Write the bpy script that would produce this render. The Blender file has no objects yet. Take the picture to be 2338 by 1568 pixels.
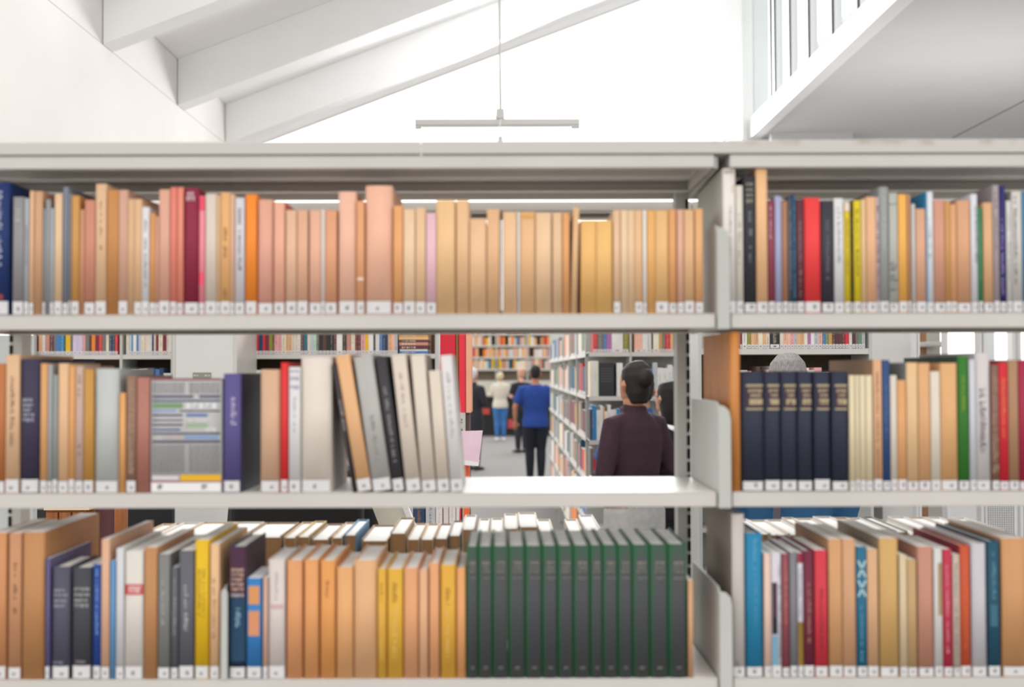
import bpy, bmesh, math, random
from mathutils import Vector, Matrix
random.seed(11)
SC = bpy.context.scene
COL = SC.collection
# ------------------------------------------------------------------ camera
CAMP = Vector((0.0, 0.0, 1.66))
FPX, CX, CY = 2600.0, 1150.0, 784.0
PITCH = math.atan(61.0 / FPX)
ROLL = math.radians(-0.15)
CAMROT = Matrix.Rotation(math.pi / 2 + PITCH, 3, 'X') @ Matrix.Rotation(ROLL, 3, 'Z')
cd = bpy.data.cameras.new('camera')
cam = bpy.data.objects.new('camera', cd)
COL.objects.link(cam)
cam.matrix_world = Matrix.Translation(CAMP) @ CAMROT.to_4x4()
cd.sensor_width = 36.0
cd.lens = FPX / 2338.0 * 36.0
cd.shift_x = 19.0 / 2338.0
cd.clip_start = 0.05
cd.clip_end = 200
cd.dof.use_dof = True
cd.dof.focus_distance = 3.9
cd.dof.aperture_fstop = 2.6
SC.camera = cam
# ------------------------------------------------------------------ light
W = bpy.data.worlds.new('world')
SC.world = W
W.use_nodes = True
nt = W.node_tree
nt.nodes.clear()
o = nt.nodes.new('ShaderNodeOutputWorld')
bg = nt.nodes.new('ShaderNodeBackground')
tc = nt.nodes.new('ShaderNodeTexCoord')
sx = nt.nodes.new('ShaderNodeSeparateXYZ')
nt.links.new(tc.outputs['Generated'], sx.inputs[0])
m2 = nt.nodes.new('ShaderNodeMapRange')          # brighter towards the gable ahead
nt.links.new(sx.outputs['Y'], m2.inputs[0])
for _k, _v in zip((1, 2, 3, 4), (-0.3, 0.7, 1.0, 1.6)): m2.inputs[_k].default_value = _v
m3 = nt.nodes.new('ShaderNodeMapRange')          # dim below the horizon
nt.links.new(sx.outputs['Z'], m3.inputs[0])
for _k, _v in zip((1, 2, 3, 4), (-0.12, 0.05, 0.10, 1.0)): m3.inputs[_k].default_value = _v
m4 = nt.nodes.new('ShaderNodeMath'); m4.operation = 'MULTIPLY'
nt.links.new(m2.outputs[0], m4.inputs[0]); nt.links.new(m3.outputs[0], m4.inputs[1])
m5 = nt.nodes.new('ShaderNodeMath'); m5.operation = 'MULTIPLY'; m5.inputs[1].default_value = 1.5
nt.links.new(m4.outputs[0], m5.inputs[0]); nt.links.new(m5.outputs[0], bg.inputs['Strength'])
bg.inputs['Color'].default_value = (1.0, 0.985, 0.965, 1)
nt.links.new(bg.outputs[0], o.inputs[0])
# window daylight falling in high over the back of the shelving
sd = bpy.data.lights.new('daylight', 'SUN'); sd.energy = 1.3; sd.angle = math.radians(30)
sun = bpy.data.objects.new('daylight', sd); COL.objects.link(sun)
sun.location = (0, 6, 8)
sun.rotation_euler = Vector((0.15, 0.55, 0.83)).to_track_quat('Z', 'Y').to_euler()
def area(name, loc, sx_, sy_, watts, d, col=(1, 1, 1)):
    l = bpy.data.lights.new(name, 'AREA'); l.shape = 'RECTANGLE'; l.size = sx_; l.size_y = sy_; l.energy = watts; l.color = col
    o_ = bpy.data.objects.new(name, l); COL.objects.link(o_); o_.location = loc
    o_.rotation_euler = (-Vector(d)).to_track_quat('Z', 'Y').to_euler(); return o_
# daylight coming in through the gable glazing
area('gable_daylight', (0.9, 10.45, 4.0), 2.2, 0.9, 165, (-.08, -1, -.3))
# unseen fill lights added above the far bookcases to brighten the ceiling
area('ceiling_fill', (-1.2, 6.9, 2.10), 2.4, 0.5, 2.6, (0, 0, 1), (1, .97, .93))
area('ceiling_fill', (3.4, 7.6, 2.22), 2.6, 1.4, 26, (0, 0, 1), (1, .98, .97))
area('ceiling_fill', (0.6, 8.3, 2.22), 1.6, 0.5, 2.6, (0, 0, 1), (1, .97, .93))
# ------------------------------------------------------------------ exposure
SC.view_settings.view_transform = 'Standard'
SC.view_settings.look = 'None'
SC.view_settings.exposure = 0.0
SC.view_settings.gamma = 1.0
SC.view_settings.use_curve_mapping = False
SC.cycles.max_bounces = 6
SC.cycles.diffuse_bounces = 4

# ------------------------------------------------------------------ helpers
def P(px, py, Y):
    d = CAMROT @ Vector(((px - CX) / FPX, -(py - CY) / FPX, -1.0))
    return CAMP + d * ((Y - CAMP.y) / d.y)
def PX(px, Y, py=845): return P(px, py, Y).x
def PZ(py, Y, px=1150): return P(px, py, Y).z
def lin(c):
    c /= 255.0
    return c / 12.92 if c <= 0.04045 else ((c + 0.055) / 1.055) ** 2.4
KF = 0.98
def rgb(h, k=None):
    h = h.lstrip('#')
    k = KF if k is None else k
    return tuple(min(0.92, lin(int(h[i:i + 2], 16)) / k) for i in (0, 2, 4))
_M = {}
def mat(h, rough=0.6, noise=0.0, scale=30.0, stretch=(1, 1, 1), k=None, metal=0.0, spec=0.5, key=None, dark=None, bump=0.0):
    kk = (h, rough, noise, scale, stretch, k, metal, spec, dark, bump)
    if kk in _M: return _M[kk]
    m = bpy.data.materials.new(key or 'm_' + h.lstrip('#'))
    m.use_nodes = True
    n = m.node_tree
    b = n.nodes['Principled BSDF']
    c = rgb(h, k)
    b.inputs['Base Color'].default_value = (*c, 1)
    b.inputs['Roughness'].default_value = rough
    b.inputs['Metallic'].default_value = metal
    b.inputs['Specular IOR Level'].default_value = spec
    m.diffuse_color = (*c, 1)
    if noise or bump:
        t = n.nodes.new('ShaderNodeTexCoord')
        mp = n.nodes.new('ShaderNodeMapping'); mp.inputs['Scale'].default_value = stretch
        ns = n.nodes.new('ShaderNodeTexNoise'); ns.inputs['Scale'].default_value = scale
        ns.inputs['Detail'].default_value = 3
        n.links.new(t.outputs['Object'], mp.inputs[0]); n.links.new(mp.outputs[0], ns.inputs['Vector'])
        if noise:
            mx = n.nodes.new('ShaderNodeMix'); mx.data_type = 'RGBA'
            d = rgb(dark, k) if dark else tuple(v * (1 - noise) for v in c)
            l = c if dark else tuple(min(.95, v * (1 + noise)) for v in c)
            rp = n.nodes.new('ShaderNodeMapRange')
            rp.inputs[1].default_value = 0.3; rp.inputs[2].default_value = 0.7
            n.links.new(ns.outputs[0], rp.inputs[0]); n.links.new(rp.outputs[0], mx.inputs[0])
            mx.inputs[6].default_value = (*d, 1); mx.inputs[7].default_value = (*l, 1)
            n.links.new(mx.outputs[2], b.inputs['Base Color'])
        if bump:
            bp = n.nodes.new('ShaderNodeBump'); bp.inputs['Strength'].default_value = bump; bp.inputs['Distance'].default_value = 0.002
            n.links.new(ns.outputs[0], bp.inputs['Height']); n.links.new(bp.outputs[0], b.inputs['Normal'])
    _M[kk] = m
    return m
def wood(h, d, scale=4.0):
    kk = ('wood', h, d)
    if kk in _M: return _M[kk]
    m = mat(h, 0.5, 0.3, scale, (18, 18, 1.2), dark=d, key='wood')
    _M[kk] = m
    return m

class MB:
    def __init__(s):
        s.bm = bmesh.new(); s.mats = []
    def mi(s, m):
        if m not in s.mats: s.mats.append(m)
        return s.mats.index(m)
    def quad(s, pts, m):
        f = s.bm.faces.new([s.bm.verts.new(p) for p in pts]); f.material_index = s.mi(m); return f
    def box(s, a, b, m, top=None, M=None):
        x0, y0, z0 = a; x1, y1, z1 = b
        c = [(x0, y0, z0), (x1, y0, z0), (x1, y1, z0), (x0, y1, z0), (x0, y0, z1), (x1, y0, z1), (x1, y1, z1), (x0, y1, z1)]
        if M: c = [M @ Vector(p) for p in c]
        v = [s.bm.verts.new(p) for p in c]
        i = s.mi(m)
        for k, f in enumerate(((0, 3, 2, 1), (4, 5, 6, 7), (0, 1, 5, 4), (1, 2, 6, 5), (2, 3, 7, 6), (3, 0, 4, 7))):
            fc = s.bm.faces.new([v[q] for q in f]); fc.material_index = i
            if k == 1 and top: fc.material_index = s.mi(top)
    def prism(s, poly, fn, t0, t1, m):
        """poly of (u,v); fn(u,v,t)->xyz"""
        a = [s.bm.verts.new(fn(u, v, t0)) for u, v in poly]
        b = [s.bm.verts.new(fn(u, v, t1)) for u, v in poly]
        i = s.mi(m); n = len(poly)
        s.bm.faces.new(a[::-1]).material_index = i
        s.bm.faces.new(b).material_index = i
        for k in range(n):
            s.bm.faces.new([a[k], a[(k + 1) % n], b[(k + 1) % n], b[k]]).material_index = i
    def tube(s, pts, rad, m, n=12, flat=(1, 1)):
        """lofted tube through pts with radii"""
        pts = [Vector(p) for p in pts]; rings = []
        i = s.mi(m)
        for k, p in enumerate(pts):
            d = (pts[min(k + 1, len(pts) - 1)] - pts[max(k - 1, 0)])
            if d.length < 1e-9: d = Vector((0, 0, 1))
            d.normalize()
            up = Vector((0, 1, 0)) if abs(d.y) < 0.9 else Vector((0, 0, 1))
            u = d.cross(up).normalized(); w = u.cross(d).normalized()
            r = rad[k] if isinstance(rad, (list, tuple)) else rad
            ru, rw = (r if isinstance(r, (list, tuple)) else (r * flat[0], r * flat[1]))
            rings.append([s.bm.verts.new(p + u * math.cos(2 * math.pi * q / n) * ru + w * math.sin(2 * math.pi * q / n) * rw) for q in range(n)])
        for a, b in zip(rings, rings[1:]):
            for q in range(n):
                f = s.bm.faces.new([a[q], a[(q + 1) % n], b[(q + 1) % n], b[q]]); f.material_index = i; f.smooth = True
        s.bm.faces.new(rings[0][::-1]).material_index = i
        s.bm.faces.new(rings[-1]).material_index = i
    def ball(s, c, r, m, n=14):
        c = Vector(c); ps = []; rd = []
        k = 8
        for q in range(k + 1):
            t = math.pi * q / k
            ps.append(c + Vector((0, 0, -math.cos(t) * r[2])))
            sc = max(math.sin(t), 0.02)
            rd.append((sc * r[0], sc * r[1]))
        s.tube(ps, rd, m, n)
    def build(s, name, parent=None, bevel=0.0, seg=2, smooth=False, loc=None):
        bmesh.ops.recalc_face_normals(s.bm, faces=s.bm.faces[:])
        me = bpy.data.meshes.new(name)
        s.bm.to_mesh(me); s.bm.free()
        for m in s.mats: me.materials.append(m)
        ob = bpy.data.objects.new(name, me)
        COL.objects.link(ob)
        if parent: ob.parent = parent
        if loc: ob.location = loc
        if smooth:
            for p in me.polygons: p.use_smooth = True
        if bevel:
            b = ob.modifiers.new('bevel', 'BEVEL'); b.width = bevel; b.segments = seg; b.limit_method = 'ANGLE'; b.angle_limit = 0.7
        return ob
def tag(o, label=None, cat=None, group=None, kind=None):
    if label: o['label'] = label
    if cat: o['category'] = cat
    if group: o['group'] = group
    if kind: o['kind'] = kind
    return o
def thing(name, label, cat, loc=(0, 0, 0), group=None, rot=None):
    o = bpy.data.objects.new(name, None); COL.objects.link(o)
    o.empty_display_size = 0.05
    o.location = loc
    if rot: o.rotation_euler = rot
    return tag(o, label, cat, group)

# ------------------------------------------------------------------ setting
WHITE = mat('#f6f2f0', 0.7, 0.02, 3, key='white_paint', k=0.92)
WHITE2 = mat('#f2f1ee', 0.7, 0.02, 2, key='plaster', k=0.92)
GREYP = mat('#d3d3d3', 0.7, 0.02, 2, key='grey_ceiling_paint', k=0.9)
CARPET = mat('#787573', 0.95, 0.10, 60, key='grey_carpet', k=1.0, bump=0.2)
f = MB(); f.box((-16, -14, -0.1), (16, 40, 0.0), CARPET); tag(f.build('floor'), kind='structure')

# left bulkhead wall, its trim line, roof with beams rising to the right
XW, ZB = -2.50, 3.70
WHITE3 = mat('#d6d3cf', 0.7, 0.02, 2, key='wall_plaster', k=0.92)
w = MB(); w.box((XW - 0.25, 4.2, 2.45), (XW, 10.6, ZB), WHITE3)
w.box((XW - 0.25, 4.2, ZB + 0.006), (XW - 0.004, 10.6, 5.2), WHITE3)
w.box((XW - 0.2, 4.2, ZB), (XW - 0.002, 10.6, ZB + 0.006), mat('#8a8884', key='joint'))
tag(w.build('wall_left'), kind='structure')
SL = math.tan(math.radians(20.7))
BY = [7.07, 8.70, 10.20]
XR = 3.4
def slope_box(mb, y0, y1, z0, z1, m, x0=XW, x1=XR):
    poly = [(x0, z0), (x1, z0 + (x1 - x0) * SL), (x1, z1 + (x1 - x0) * SL), (x0, z1)]
    mb.prism(poly, lambda u, v, t: (u, t, v), y0, y1, m)
for i, y in enumerate(BY):
    b = MB(); slope_box(b, y, y + 0.18, ZB, ZB + 0.36, WHITE)
    tag(b.build('trim_%d' % (i + 1), bevel=0.004), kind='structure')
c = MB(); slope_box(c, 6.9, 10.6, ZB + 0.36, ZB + 0.44, WHITE2); tag(c.build('ceiling'), kind='structure')

# gable glazing frame far end, corner column, right clerestory
GY = 10.6
g = MB()
FR = mat('#f0f0f0', 0.5, key='window_frame', k=0.9)
poly = [(XW, 3.705), (XR, 3.705 + (XR - XW) * SL), (XR, 3.9 + (XR - XW) * SL), (XW, 3.9)]
g.prism(poly, lambda u, v, t: (u, t, v), GY, GY + 0.08, FR)
g.box((XW, GY, 3.35), (2.05, GY + 0.08, 3.43), FR)
tag(g.build('window_1'), kind='structure')
EM = bpy.data.materials.new('daylit_diffusing_glass'); EM.use_nodes = True
_b = EM.node_tree.nodes['Principled BSDF']; _b.inputs['Base Color'].default_value = (.95, .95, .95, 1)
_b.inputs['Transmission Weight'].default_value = 0.0; _b.inputs['Roughness'].default_value = 0.6
tr = EM.node_tree.nodes.new('ShaderNodeBsdfTranslucent'); tr.inputs[0].default_value = (.97, .97, .98, 1)
mx = EM.node_tree.nodes.new('ShaderNodeMixShader'); mx.inputs[0].default_value = 0.85
tp = EM.node_tree.nodes.new('ShaderNodeBsdfTransparent')
EM.node_tree.links.new(tp.outputs[0], mx.inputs[2]); EM.node_tree.links.new(tr.outputs[0], mx.inputs[1])
EM.node_tree.links.new(mx.outputs[0], EM.node_tree.nodes['Material Output'].inputs[0])
p = MB()
p.prism([(XW + .02, 3.43), (2.03, 3.43), (2.03, 3.55 + (2.03 - XW) * SL), (XW + .02, 3.56)], lambda u, v, t: (u, t, v), GY + 0.03, GY + 0.045, EM)
tag(p.build('window_2'), kind='structure')
cl = MB()
cl.box((PX(1664, 10.4), 10.4, 2.9), (PX(1700, 10.4), 10.6, 5.6), WHITE2)
tag(cl.build('trim_4'), kind='structure')
wl = MB()
wl.box((PX(1690, 10.5), 10.5, 3.0), (2.6, 10.6, 5.6), WHITE2)
wl.box((2.6, 10.5, 2.7), (9.0, 10.6, 3.9), WHITE2)
tag(wl.build('wall_back'), kind='structure')
XC = 2.27
fa = MB()
fa.box((XC, 3.0, 3.785), (XC + 0.10, 10.5, 3.965), WHITE2)
tag(fa.build('trim_5', bevel=0.003), kind='structure')
so = MB()
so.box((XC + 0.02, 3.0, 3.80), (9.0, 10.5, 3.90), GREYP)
jx = P(2183, 319, 10.4).x
so.box((jx, 3.0, 3.797), (jx + 0.012, 10.5, 3.80), mat('#77777a', key='soffit_joint'))  # dark joint line running along the soffit
tag(so.build('ceiling_soffit'), kind='structure')
so = MB()
a, b2 = P(1757, 322, 10.3), P(1945, 322, 10.3)
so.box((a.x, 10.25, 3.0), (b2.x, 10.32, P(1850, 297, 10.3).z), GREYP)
tag(so.build('trim_6', bevel=0.01), kind='structure')
# clerestory glazing with mullions
DK = mat('#4a4a4c', 0.5, key='dark_gasket')
ms = MB()
for px in (1757, 1766, 1800, 1843, 1897, 1955, 2012, 2075):
    y = XC * FPX / (px - CX)
    ms.box((XC + 0.02, y - 0.035, 3.96), (XC + 0.09, y + 0.02, 5.6), FR)
    ms.box((XC + 0.015, y - 0.05, 3.96), (XC + 0.03, y - 0.035, 5.6), DK)
ms.box((XC + 0.02, 3.0, 5.5), (XC + 0.09, 10.5, 5.6), FR)
win = ms.build('window_3'); tag(win, kind='structure')
GL = bpy.data.materials.new('window_glass'); GL.use_nodes = True
_n = GL.node_tree; _n.nodes.clear()
_o = _n.nodes.new('ShaderNodeOutputMaterial'); _g = _n.nodes.new('ShaderNodeBsdfGlossy'); _t = _n.nodes.new('ShaderNodeBsdfTransparent')
_x = _n.nodes.new('ShaderNodeMixShader'); _x.inputs[0].default_value = 0.08; _g.inputs['Roughness'].default_value = 0.02
_t.inputs[0].default_value = (.93, .95, .95, 1)
_n.links.new(_t.outputs[0], _x.inputs[1]); _n.links.new(_g.outputs[0], _x.inputs[2]); _n.links.new(_x.outputs[0], _o.inputs[0])
gp = MB(); gp.box((XC + 0.05, 3.0, 3.96), (XC + 0.056, 10.5, 5.5), GL); gp.build('pane', parent=win)
# building seen beyond the clerestory
ob = MB(); SH = mat('#f4f4f6', 0.8, key='outside_wall', k=0.92)
ob.box((9.0, 8.0, 6.0), (18.0, 34, 11.0), SH); ob.box((17.0, 8.0, 0.0), (18.0, 34, 6.0), SH)
for k in range(26): ob.box((8.97, 8.0, 6.0 + k * 0.19), (9.0, 34, 6.03 + k * 0.19), mat('#b9bbc0', key='outside_slat'))
t = ob.build('outside_building'); tag(t, 'pale clad building seen through the high clerestory window', 'building')

# ------------------------------------------------------------------ pendant lamp
LY = 8.70
LM = mat('#c6c6c1', 0.45, key='lamp_paint', k=0.85)
LM2 = mat('#e6e6e3', 0.4, key='lamp_dome', k=0.85)
lp = P(1141, 284, LY)
lamp = thing('pendant_lamp', 'white pendant lamp with slim bar hanging from the roof beam', 'lamp', (lp.x, LY, lp.z))
zt = ZB + (lp.x - XW) * SL - lp.z
def loc_(px, py): q = P(px, py, LY); return (q.x - lp.x, 0, q.z - lp.z)
d = MB(); top = zt
for k in range(1):
    pts = []; rr = []
    for q in range(9):
        a = q / 8 * math.pi / 2
        pts.append((0, 0.03, top - 0.075 * math.cos(a) + 0.0)); rr.append(max(0.004, 0.078 * math.sin(a)))
    d.tube(pts, rr, LM2, 24)
d.build('canopy', lamp, smooth=True)
r = MB(); q = loc_(1143, 252); r.tube([(0, 0.03, top - 0.06), (q[0], 0, q[2])], 0.0095, LM, 12); r.build('rod', lamp)
h = MB(); a, b2 = loc_(1132, 272), loc_(1152, 250)
h.prism([(a[0], a[2]), (b2[0] + 0.001, a[2]), (b2[0] - 0.004, b2[2]), (a[0] + 0.005, b2[2])], lambda u, v, t: (u, t, v), -0.035, 0.035, LM); h.build('joint', lamp, bevel=0.004)
bb = MB(); a, b2 = loc_(948, 291), loc_(1323, 273)
bb.box((a[0], -0.03, a[2] + 0.014), (b2[0], 0.03, b2[2]), LM)
bb.box((a[0], -0.024, a[2] + 0.004), (b2[0], 0.024, a[2] + 0.011), mat('#e9e9e6', 0.3, key='diffuser', k=0.9))
bb.box((a[0], -0.03, a[2] + 0.011), (b2[0], 0.03, a[2] + 0.014), mat('#a8a8a4', key='lamp_gap'))
bb.build('bar', lamp, bevel=0.0015)
for xa, xb in ((a[0], a[0] + 0.05), (b2[0] - 0.065, b2[0])):
    e = MB(); e.box((xa, -0.028, a[2] - 0.008), (xb, 0.028, a[2] + 0.004), LM); e.build('end_cap', lamp, bevel=0.003)
cb = MB(); q0, q1, q2 = loc_(1143, 274), loc_(1141, 290), loc_(1144, 316)
cb.tube([(q0[0], -0.036, q0[2]), (q1[0], -0.036, q1[2]), (q2[0], -0.03, q2[2])], 0.006, LM2, 10)
cb.build('cable', lamp)
cp = MB(); q = loc_(1143, 320); cp.tube([(q[0], -0.03, q[2] + 0.018), (q[0], -0.03, q[2] - 0.08)], [0.018, 0.022], LM, 14); cp.build('plug', lamp)
cw = MB(); q0, q1, q2, q3 = loc_(1132, 267), loc_(1108, 270), loc_(1122, 262), loc_(1126, 258)
cw.tube([q0, loc_(1120, 268), q1], 0.002, LM, 6); cw.tube([q0, q2, q3, loc_(1122, 257)], 0.002, LM, 6); cw.build('loose_wire', lamp)
# ------------------------------------------------------------------ foreground shelving
YF, YB = 2.0, 2.29
ZS = [1.759, 1.446, 1.1215]
FH = 0.0262
ZT = PZ(322, YF); ZT1 = PZ(352.5, YF); ZT2 = PZ(382, YF)
METAL = mat('#d2cec8', 0.42, 0.03, 6, key='shelf_paint', k=0.98)
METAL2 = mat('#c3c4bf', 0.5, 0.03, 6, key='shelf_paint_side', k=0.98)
UNDER = METAL
XL0, XJ, XR1 = -0.992, 0.374, 1.76
SLOT = mat('#141414', 0.9, key='slot_hole')
def tray(mb, x0, x1, y0, y1, ztop, fh, flip=False):
    mb.box((x0, y0, ztop - 0.003), (x1, y1, ztop), METAL)
    mb.box((x0, y0, ztop - fh), (x1, y0 + 0.004, ztop - 0.003), METAL)
    mb.box((x0, y0 + 0.004, ztop - fh), (x1, y0 + 0.022, ztop - fh + 0.003), METAL)
    mb.box((x0, y1 - 0.004, ztop - fh), (x1, y1, ztop - 0.003), METAL)
    mb.box((x0, y1 - 0.022, ztop - fh), (x1, y1 - 0.004, ztop - fh + 0.003), METAL)
    ym = (y0 + y1) / 2
    mb.box((x0 + 0.02, ym - 0.01, ztop - fh * 0.7), (x1 - 0.02, ym + 0.01, ztop - 0.003), METAL)
    mb.box((x0, y0 + 0.004, ztop - fh), (x0 + 0.004, y1 - 0.004, ztop - 0.003), METAL)
    mb.box((x1 - 0.004, y0 + 0.004, ztop - fh), (x1, y1 - 0.004, ztop - 0.003), METAL)
def bracket(parent, z, hgt=0.158, drop=0.028):
    # folded side plate with rounded upper front corner
    b = MB(); x0 = XJ + 0.0012
    zt = z + hgt; zb = z - drop; r = 0.022
    poly = [(YB - 0.01, zb), (YF - 0.003, zb), (YF - 0.003, zt - r)]
    for k in range(1, 6):
        a = k / 6 * math.pi / 2
        poly.append((YF - 0.003 + r - r * math.cos(a), zt - r + r * math.sin(a)))
    poly += [(YF - 0.003 + r, zt), (YB - 0.01, zt)]
    b.prism(poly, lambda u, v, t: (t, u, v), x0, x0 + 0.003, METAL2)
    # front flange with rounded outer corner
    fl = [(x0, zb), (x0 + 0.022, zb), (x0 + 0.022, zt - 0.03), (x0 + 0.019, zt - 0.016), (x0 + 0.011, zt - 0.008), (x0, zt - 0.006)]
    b.prism(fl, lambda u, v, t: (u, t, v), YF - 0.006, YF - 0.003, METAL2)
    return b.build('bracket', parent, bevel=0.0012)
def post(parent, xa, xb, slots_right=True):
    m = MB(); m.box((xa, 2.30, 0.0), (xb, 2.345, ZT1), METAL2)
    xs = xb - 0.006 if slots_right else xa
    z = 0.05
    while z < ZT1 - 0.03:
        m.box((xs, 2.298, z), (xs + 0.006, 2.302, z + 0.02), SLOT); z += 0.0265
    m.build('upright', parent, bevel=0.0)
def unit(label, x0, x1, ups):
    u = thing('shelving_unit', label, 'shelving unit', (0, 0, 0), 'grey metal library shelving bays')
    g = 0.0045 if x0 < 0 else 0.026
    xa, xb = (x0, x1 - 0.0015) if x0 < 0 else (x0 + 0.026, x1)
    for z in ZS:
        m = MB(); tray(m, xa, xb, YF, YB, z, FH); m.build('shelf', u, bevel=0.0015)
    # rear side of the double-faced unit
    for z in (1.772,):
        m = MB(); tray(m, xa, xb, 2.355, 2.635, z, 0.0262); m.build('shelf', u, bevel=0.0)
    m = MB(); tray(m, xa, xb, 2.355, 2.64, 1.085, FH); m.build('shelf', u)
    m = MB(); tray(m, xa, xb, YF, 2.285, ZT1 - 0.001, ZT1 - ZT2); m.build('top_shelf', u, bevel=0.0015)
    m = MB(); tray(m, xa, xb + (0.025 if x0 < 0 else 0), 2.40, 2.565, 2.0155, 0.0165); m.build('top_shelf', u)
    for a, b, s in ups: post(u, a, b, s)
    m = MB(); m.box((xa, 2.02, 0.02), (xb, 2.62, 0.12), METAL2); m.build('plinth', u)
    m = MB(); m.box((xa, 2.30, 0.55), (xb, 2.33, 0.60), METAL2); m.build('cross_rail', u)
    return u
PXA, PXB = PX(1546, 2.3), PX(1574, 2.3)
u1 = unit('grey metal library shelving bay filling the left and middle', XL0, XJ, [(PX(22, 2.3), PX(50, 2.3), False), (PXA, PXB, True)])
u2 = unit('grey metal library shelving bay at the right edge', XJ, XR1, [(1.75, 1.775, True)])
for z in ZS: bracket(u2, z)
# sloping gusset under the top tray at the joint
for z in (ZT2,):
    b = MB(); b.prism([(YF + 0.01, z + 0.02), (2.30, z + 0.02), (2.30, z - 0.012), (YF + 0.01, z - 0.001)], lambda u, v, t: (t, u, v), XJ + 0.001, XJ + 0.006, METAL2); b.build('gusset', u2)
# canopy rail along both bays, rust marks on right half
RM = bpy.data.materials.new('rust_marked_paint'); RM.use_nodes = True
n = RM.node_tree; b = n.nodes['Principled BSDF']; b.inputs['Roughness'].default_value = 0.45
t = n.nodes.new('ShaderNodeTexCoord'); s = n.nodes.new('ShaderNodeSeparateXYZ'); n.links.new(t.outputs['Object'], s.inputs[0])
def MR(inp, a, b_, c_, d_):
    q = n.nodes.new('ShaderNodeMapRange'); n.links.new(inp, q.inputs[0])
    for k, v in zip((1, 2, 3, 4), (a, b_, c_, d_)): q.inputs[k].default_value = v
    return q.outputs[0]
def MU(a, b_):
    q = n.nodes.new('ShaderNodeMath'); q.operation = 'MULTIPLY'; n.links.new(a, q.inputs[0]); n.links.new(b_, q.inputs[1]); return q.outputs[0]
ns = n.nodes.new('ShaderNodeTexNoise'); ns.inputs['Scale'].default_value = 22; ns.inputs['Detail'].default_value = 5; n.links.new(t.outputs['Object'], ns.inputs[0])
mk = MU(MU(MR(s.outputs['X'], 0.30, 0.5, 0, 1), MR(s.outputs['Z'], ZT - 0.012, ZT, 0, 1)), MR(ns.outputs[0], 0.5, 0.72, 0, 1))
mx = n.nodes.new('ShaderNodeMix'); mx.data_type = 'RGBA'; n.links.new(mk, mx.inputs[0])
mx.inputs[6].default_value = (*rgb('#cfcbc5', 0.98), 1); mx.inputs[7].default_value = (*rgb('#9a7a50', 0.95), 1)
n.links.new(mx.outputs[2], b.inputs['Base Color'])
cr = thing('canopy_rail', 'long grey metal top rail running along both shelving bays', 'rail', (0, 0, 0))
xs_ = PX(961, 2)
for xa, xb in ((XL0 - 0.3, xs_ - 0.0006), (xs_ + 0.0006, XR1)):
    m = MB(); m.box((xa, YF - 0.001, ZT1 + 0.0012), (xb, YF + 0.02, ZT), RM); m.box((xa, YF + 0.02, ZT1 + 0.0012), (xb, 2.30, ZT1 + 0.004), RM); m.build('rail_panel', cr, bevel=0.001)
m = MB(); m.box((XL0, 2.302, ZT1 + 0.001), (XR1, 2.36, ZT1 + 0.006), RM); m.box((XL0, 2.35, 2.0137), (XR1, 2.36, ZT1 + 0.001), RM); m.build('rail_panel', cr)

# ------------------------------------------------------------------ books
PAGE = mat('#f0ece8', 0.85, 0.06, 5, (300, 3, 3), key='page_paper', k=0.92)
STK = mat('#dddbdb', 0.5, key='sticker', k=0.98)
INK = mat('#4a4a58', 0.8, key='ink')
def glyph_rects(y0, y1, f0, f1, vertical, rnd):
    """text-like strokes; returns rect list in (f,z) with z in metres"""
    out = []
    if vertical:
        L = y1 - y0; p = y1
        while p > y0:
            cell = rnd.uniform(0.0028, 0.0048)
            if rnd.random() < 0.14: p -= cell * 1.2; continue
            k = rnd.choice((0, 1, 2))
            zz = max(y0, p - cell * 0.72)
            fa, fb = f0, f1
            if rnd.random() < 0.5: fb = f0 + (f1 - f0) * 0.72
            if k == 0:
                out.append((fa, fb, p - cell * 0.22, p)); out.append((fa, fa + (fb - fa) * .25, zz, p))
            elif k == 1:
                out.append((fa, fb, p - cell * 0.2, p)); out.append((fa, fb, zz, zz + cell * .2)); out.append((fb - (fb - fa) * .25, fb, zz, p))
            else:
                out.append((fa, fb, zz + cell * .2, p - cell * .25))
            p -= cell
    else:
        p = f0; w = (f1 - f0) / max(3, int(rnd.uniform(5, 9)))
        while p < f1 - w * .3:
            out.append((p, p + w * 0.7, y0, y1)) if rnd.random() < .6 else out.extend([(p, p + w * .25, y0, y1), (p, p + w * .7, y0 + (y1 - y0) * .6, y1)])
            p += w
    return out
ROWCOUNT = {}
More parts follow.
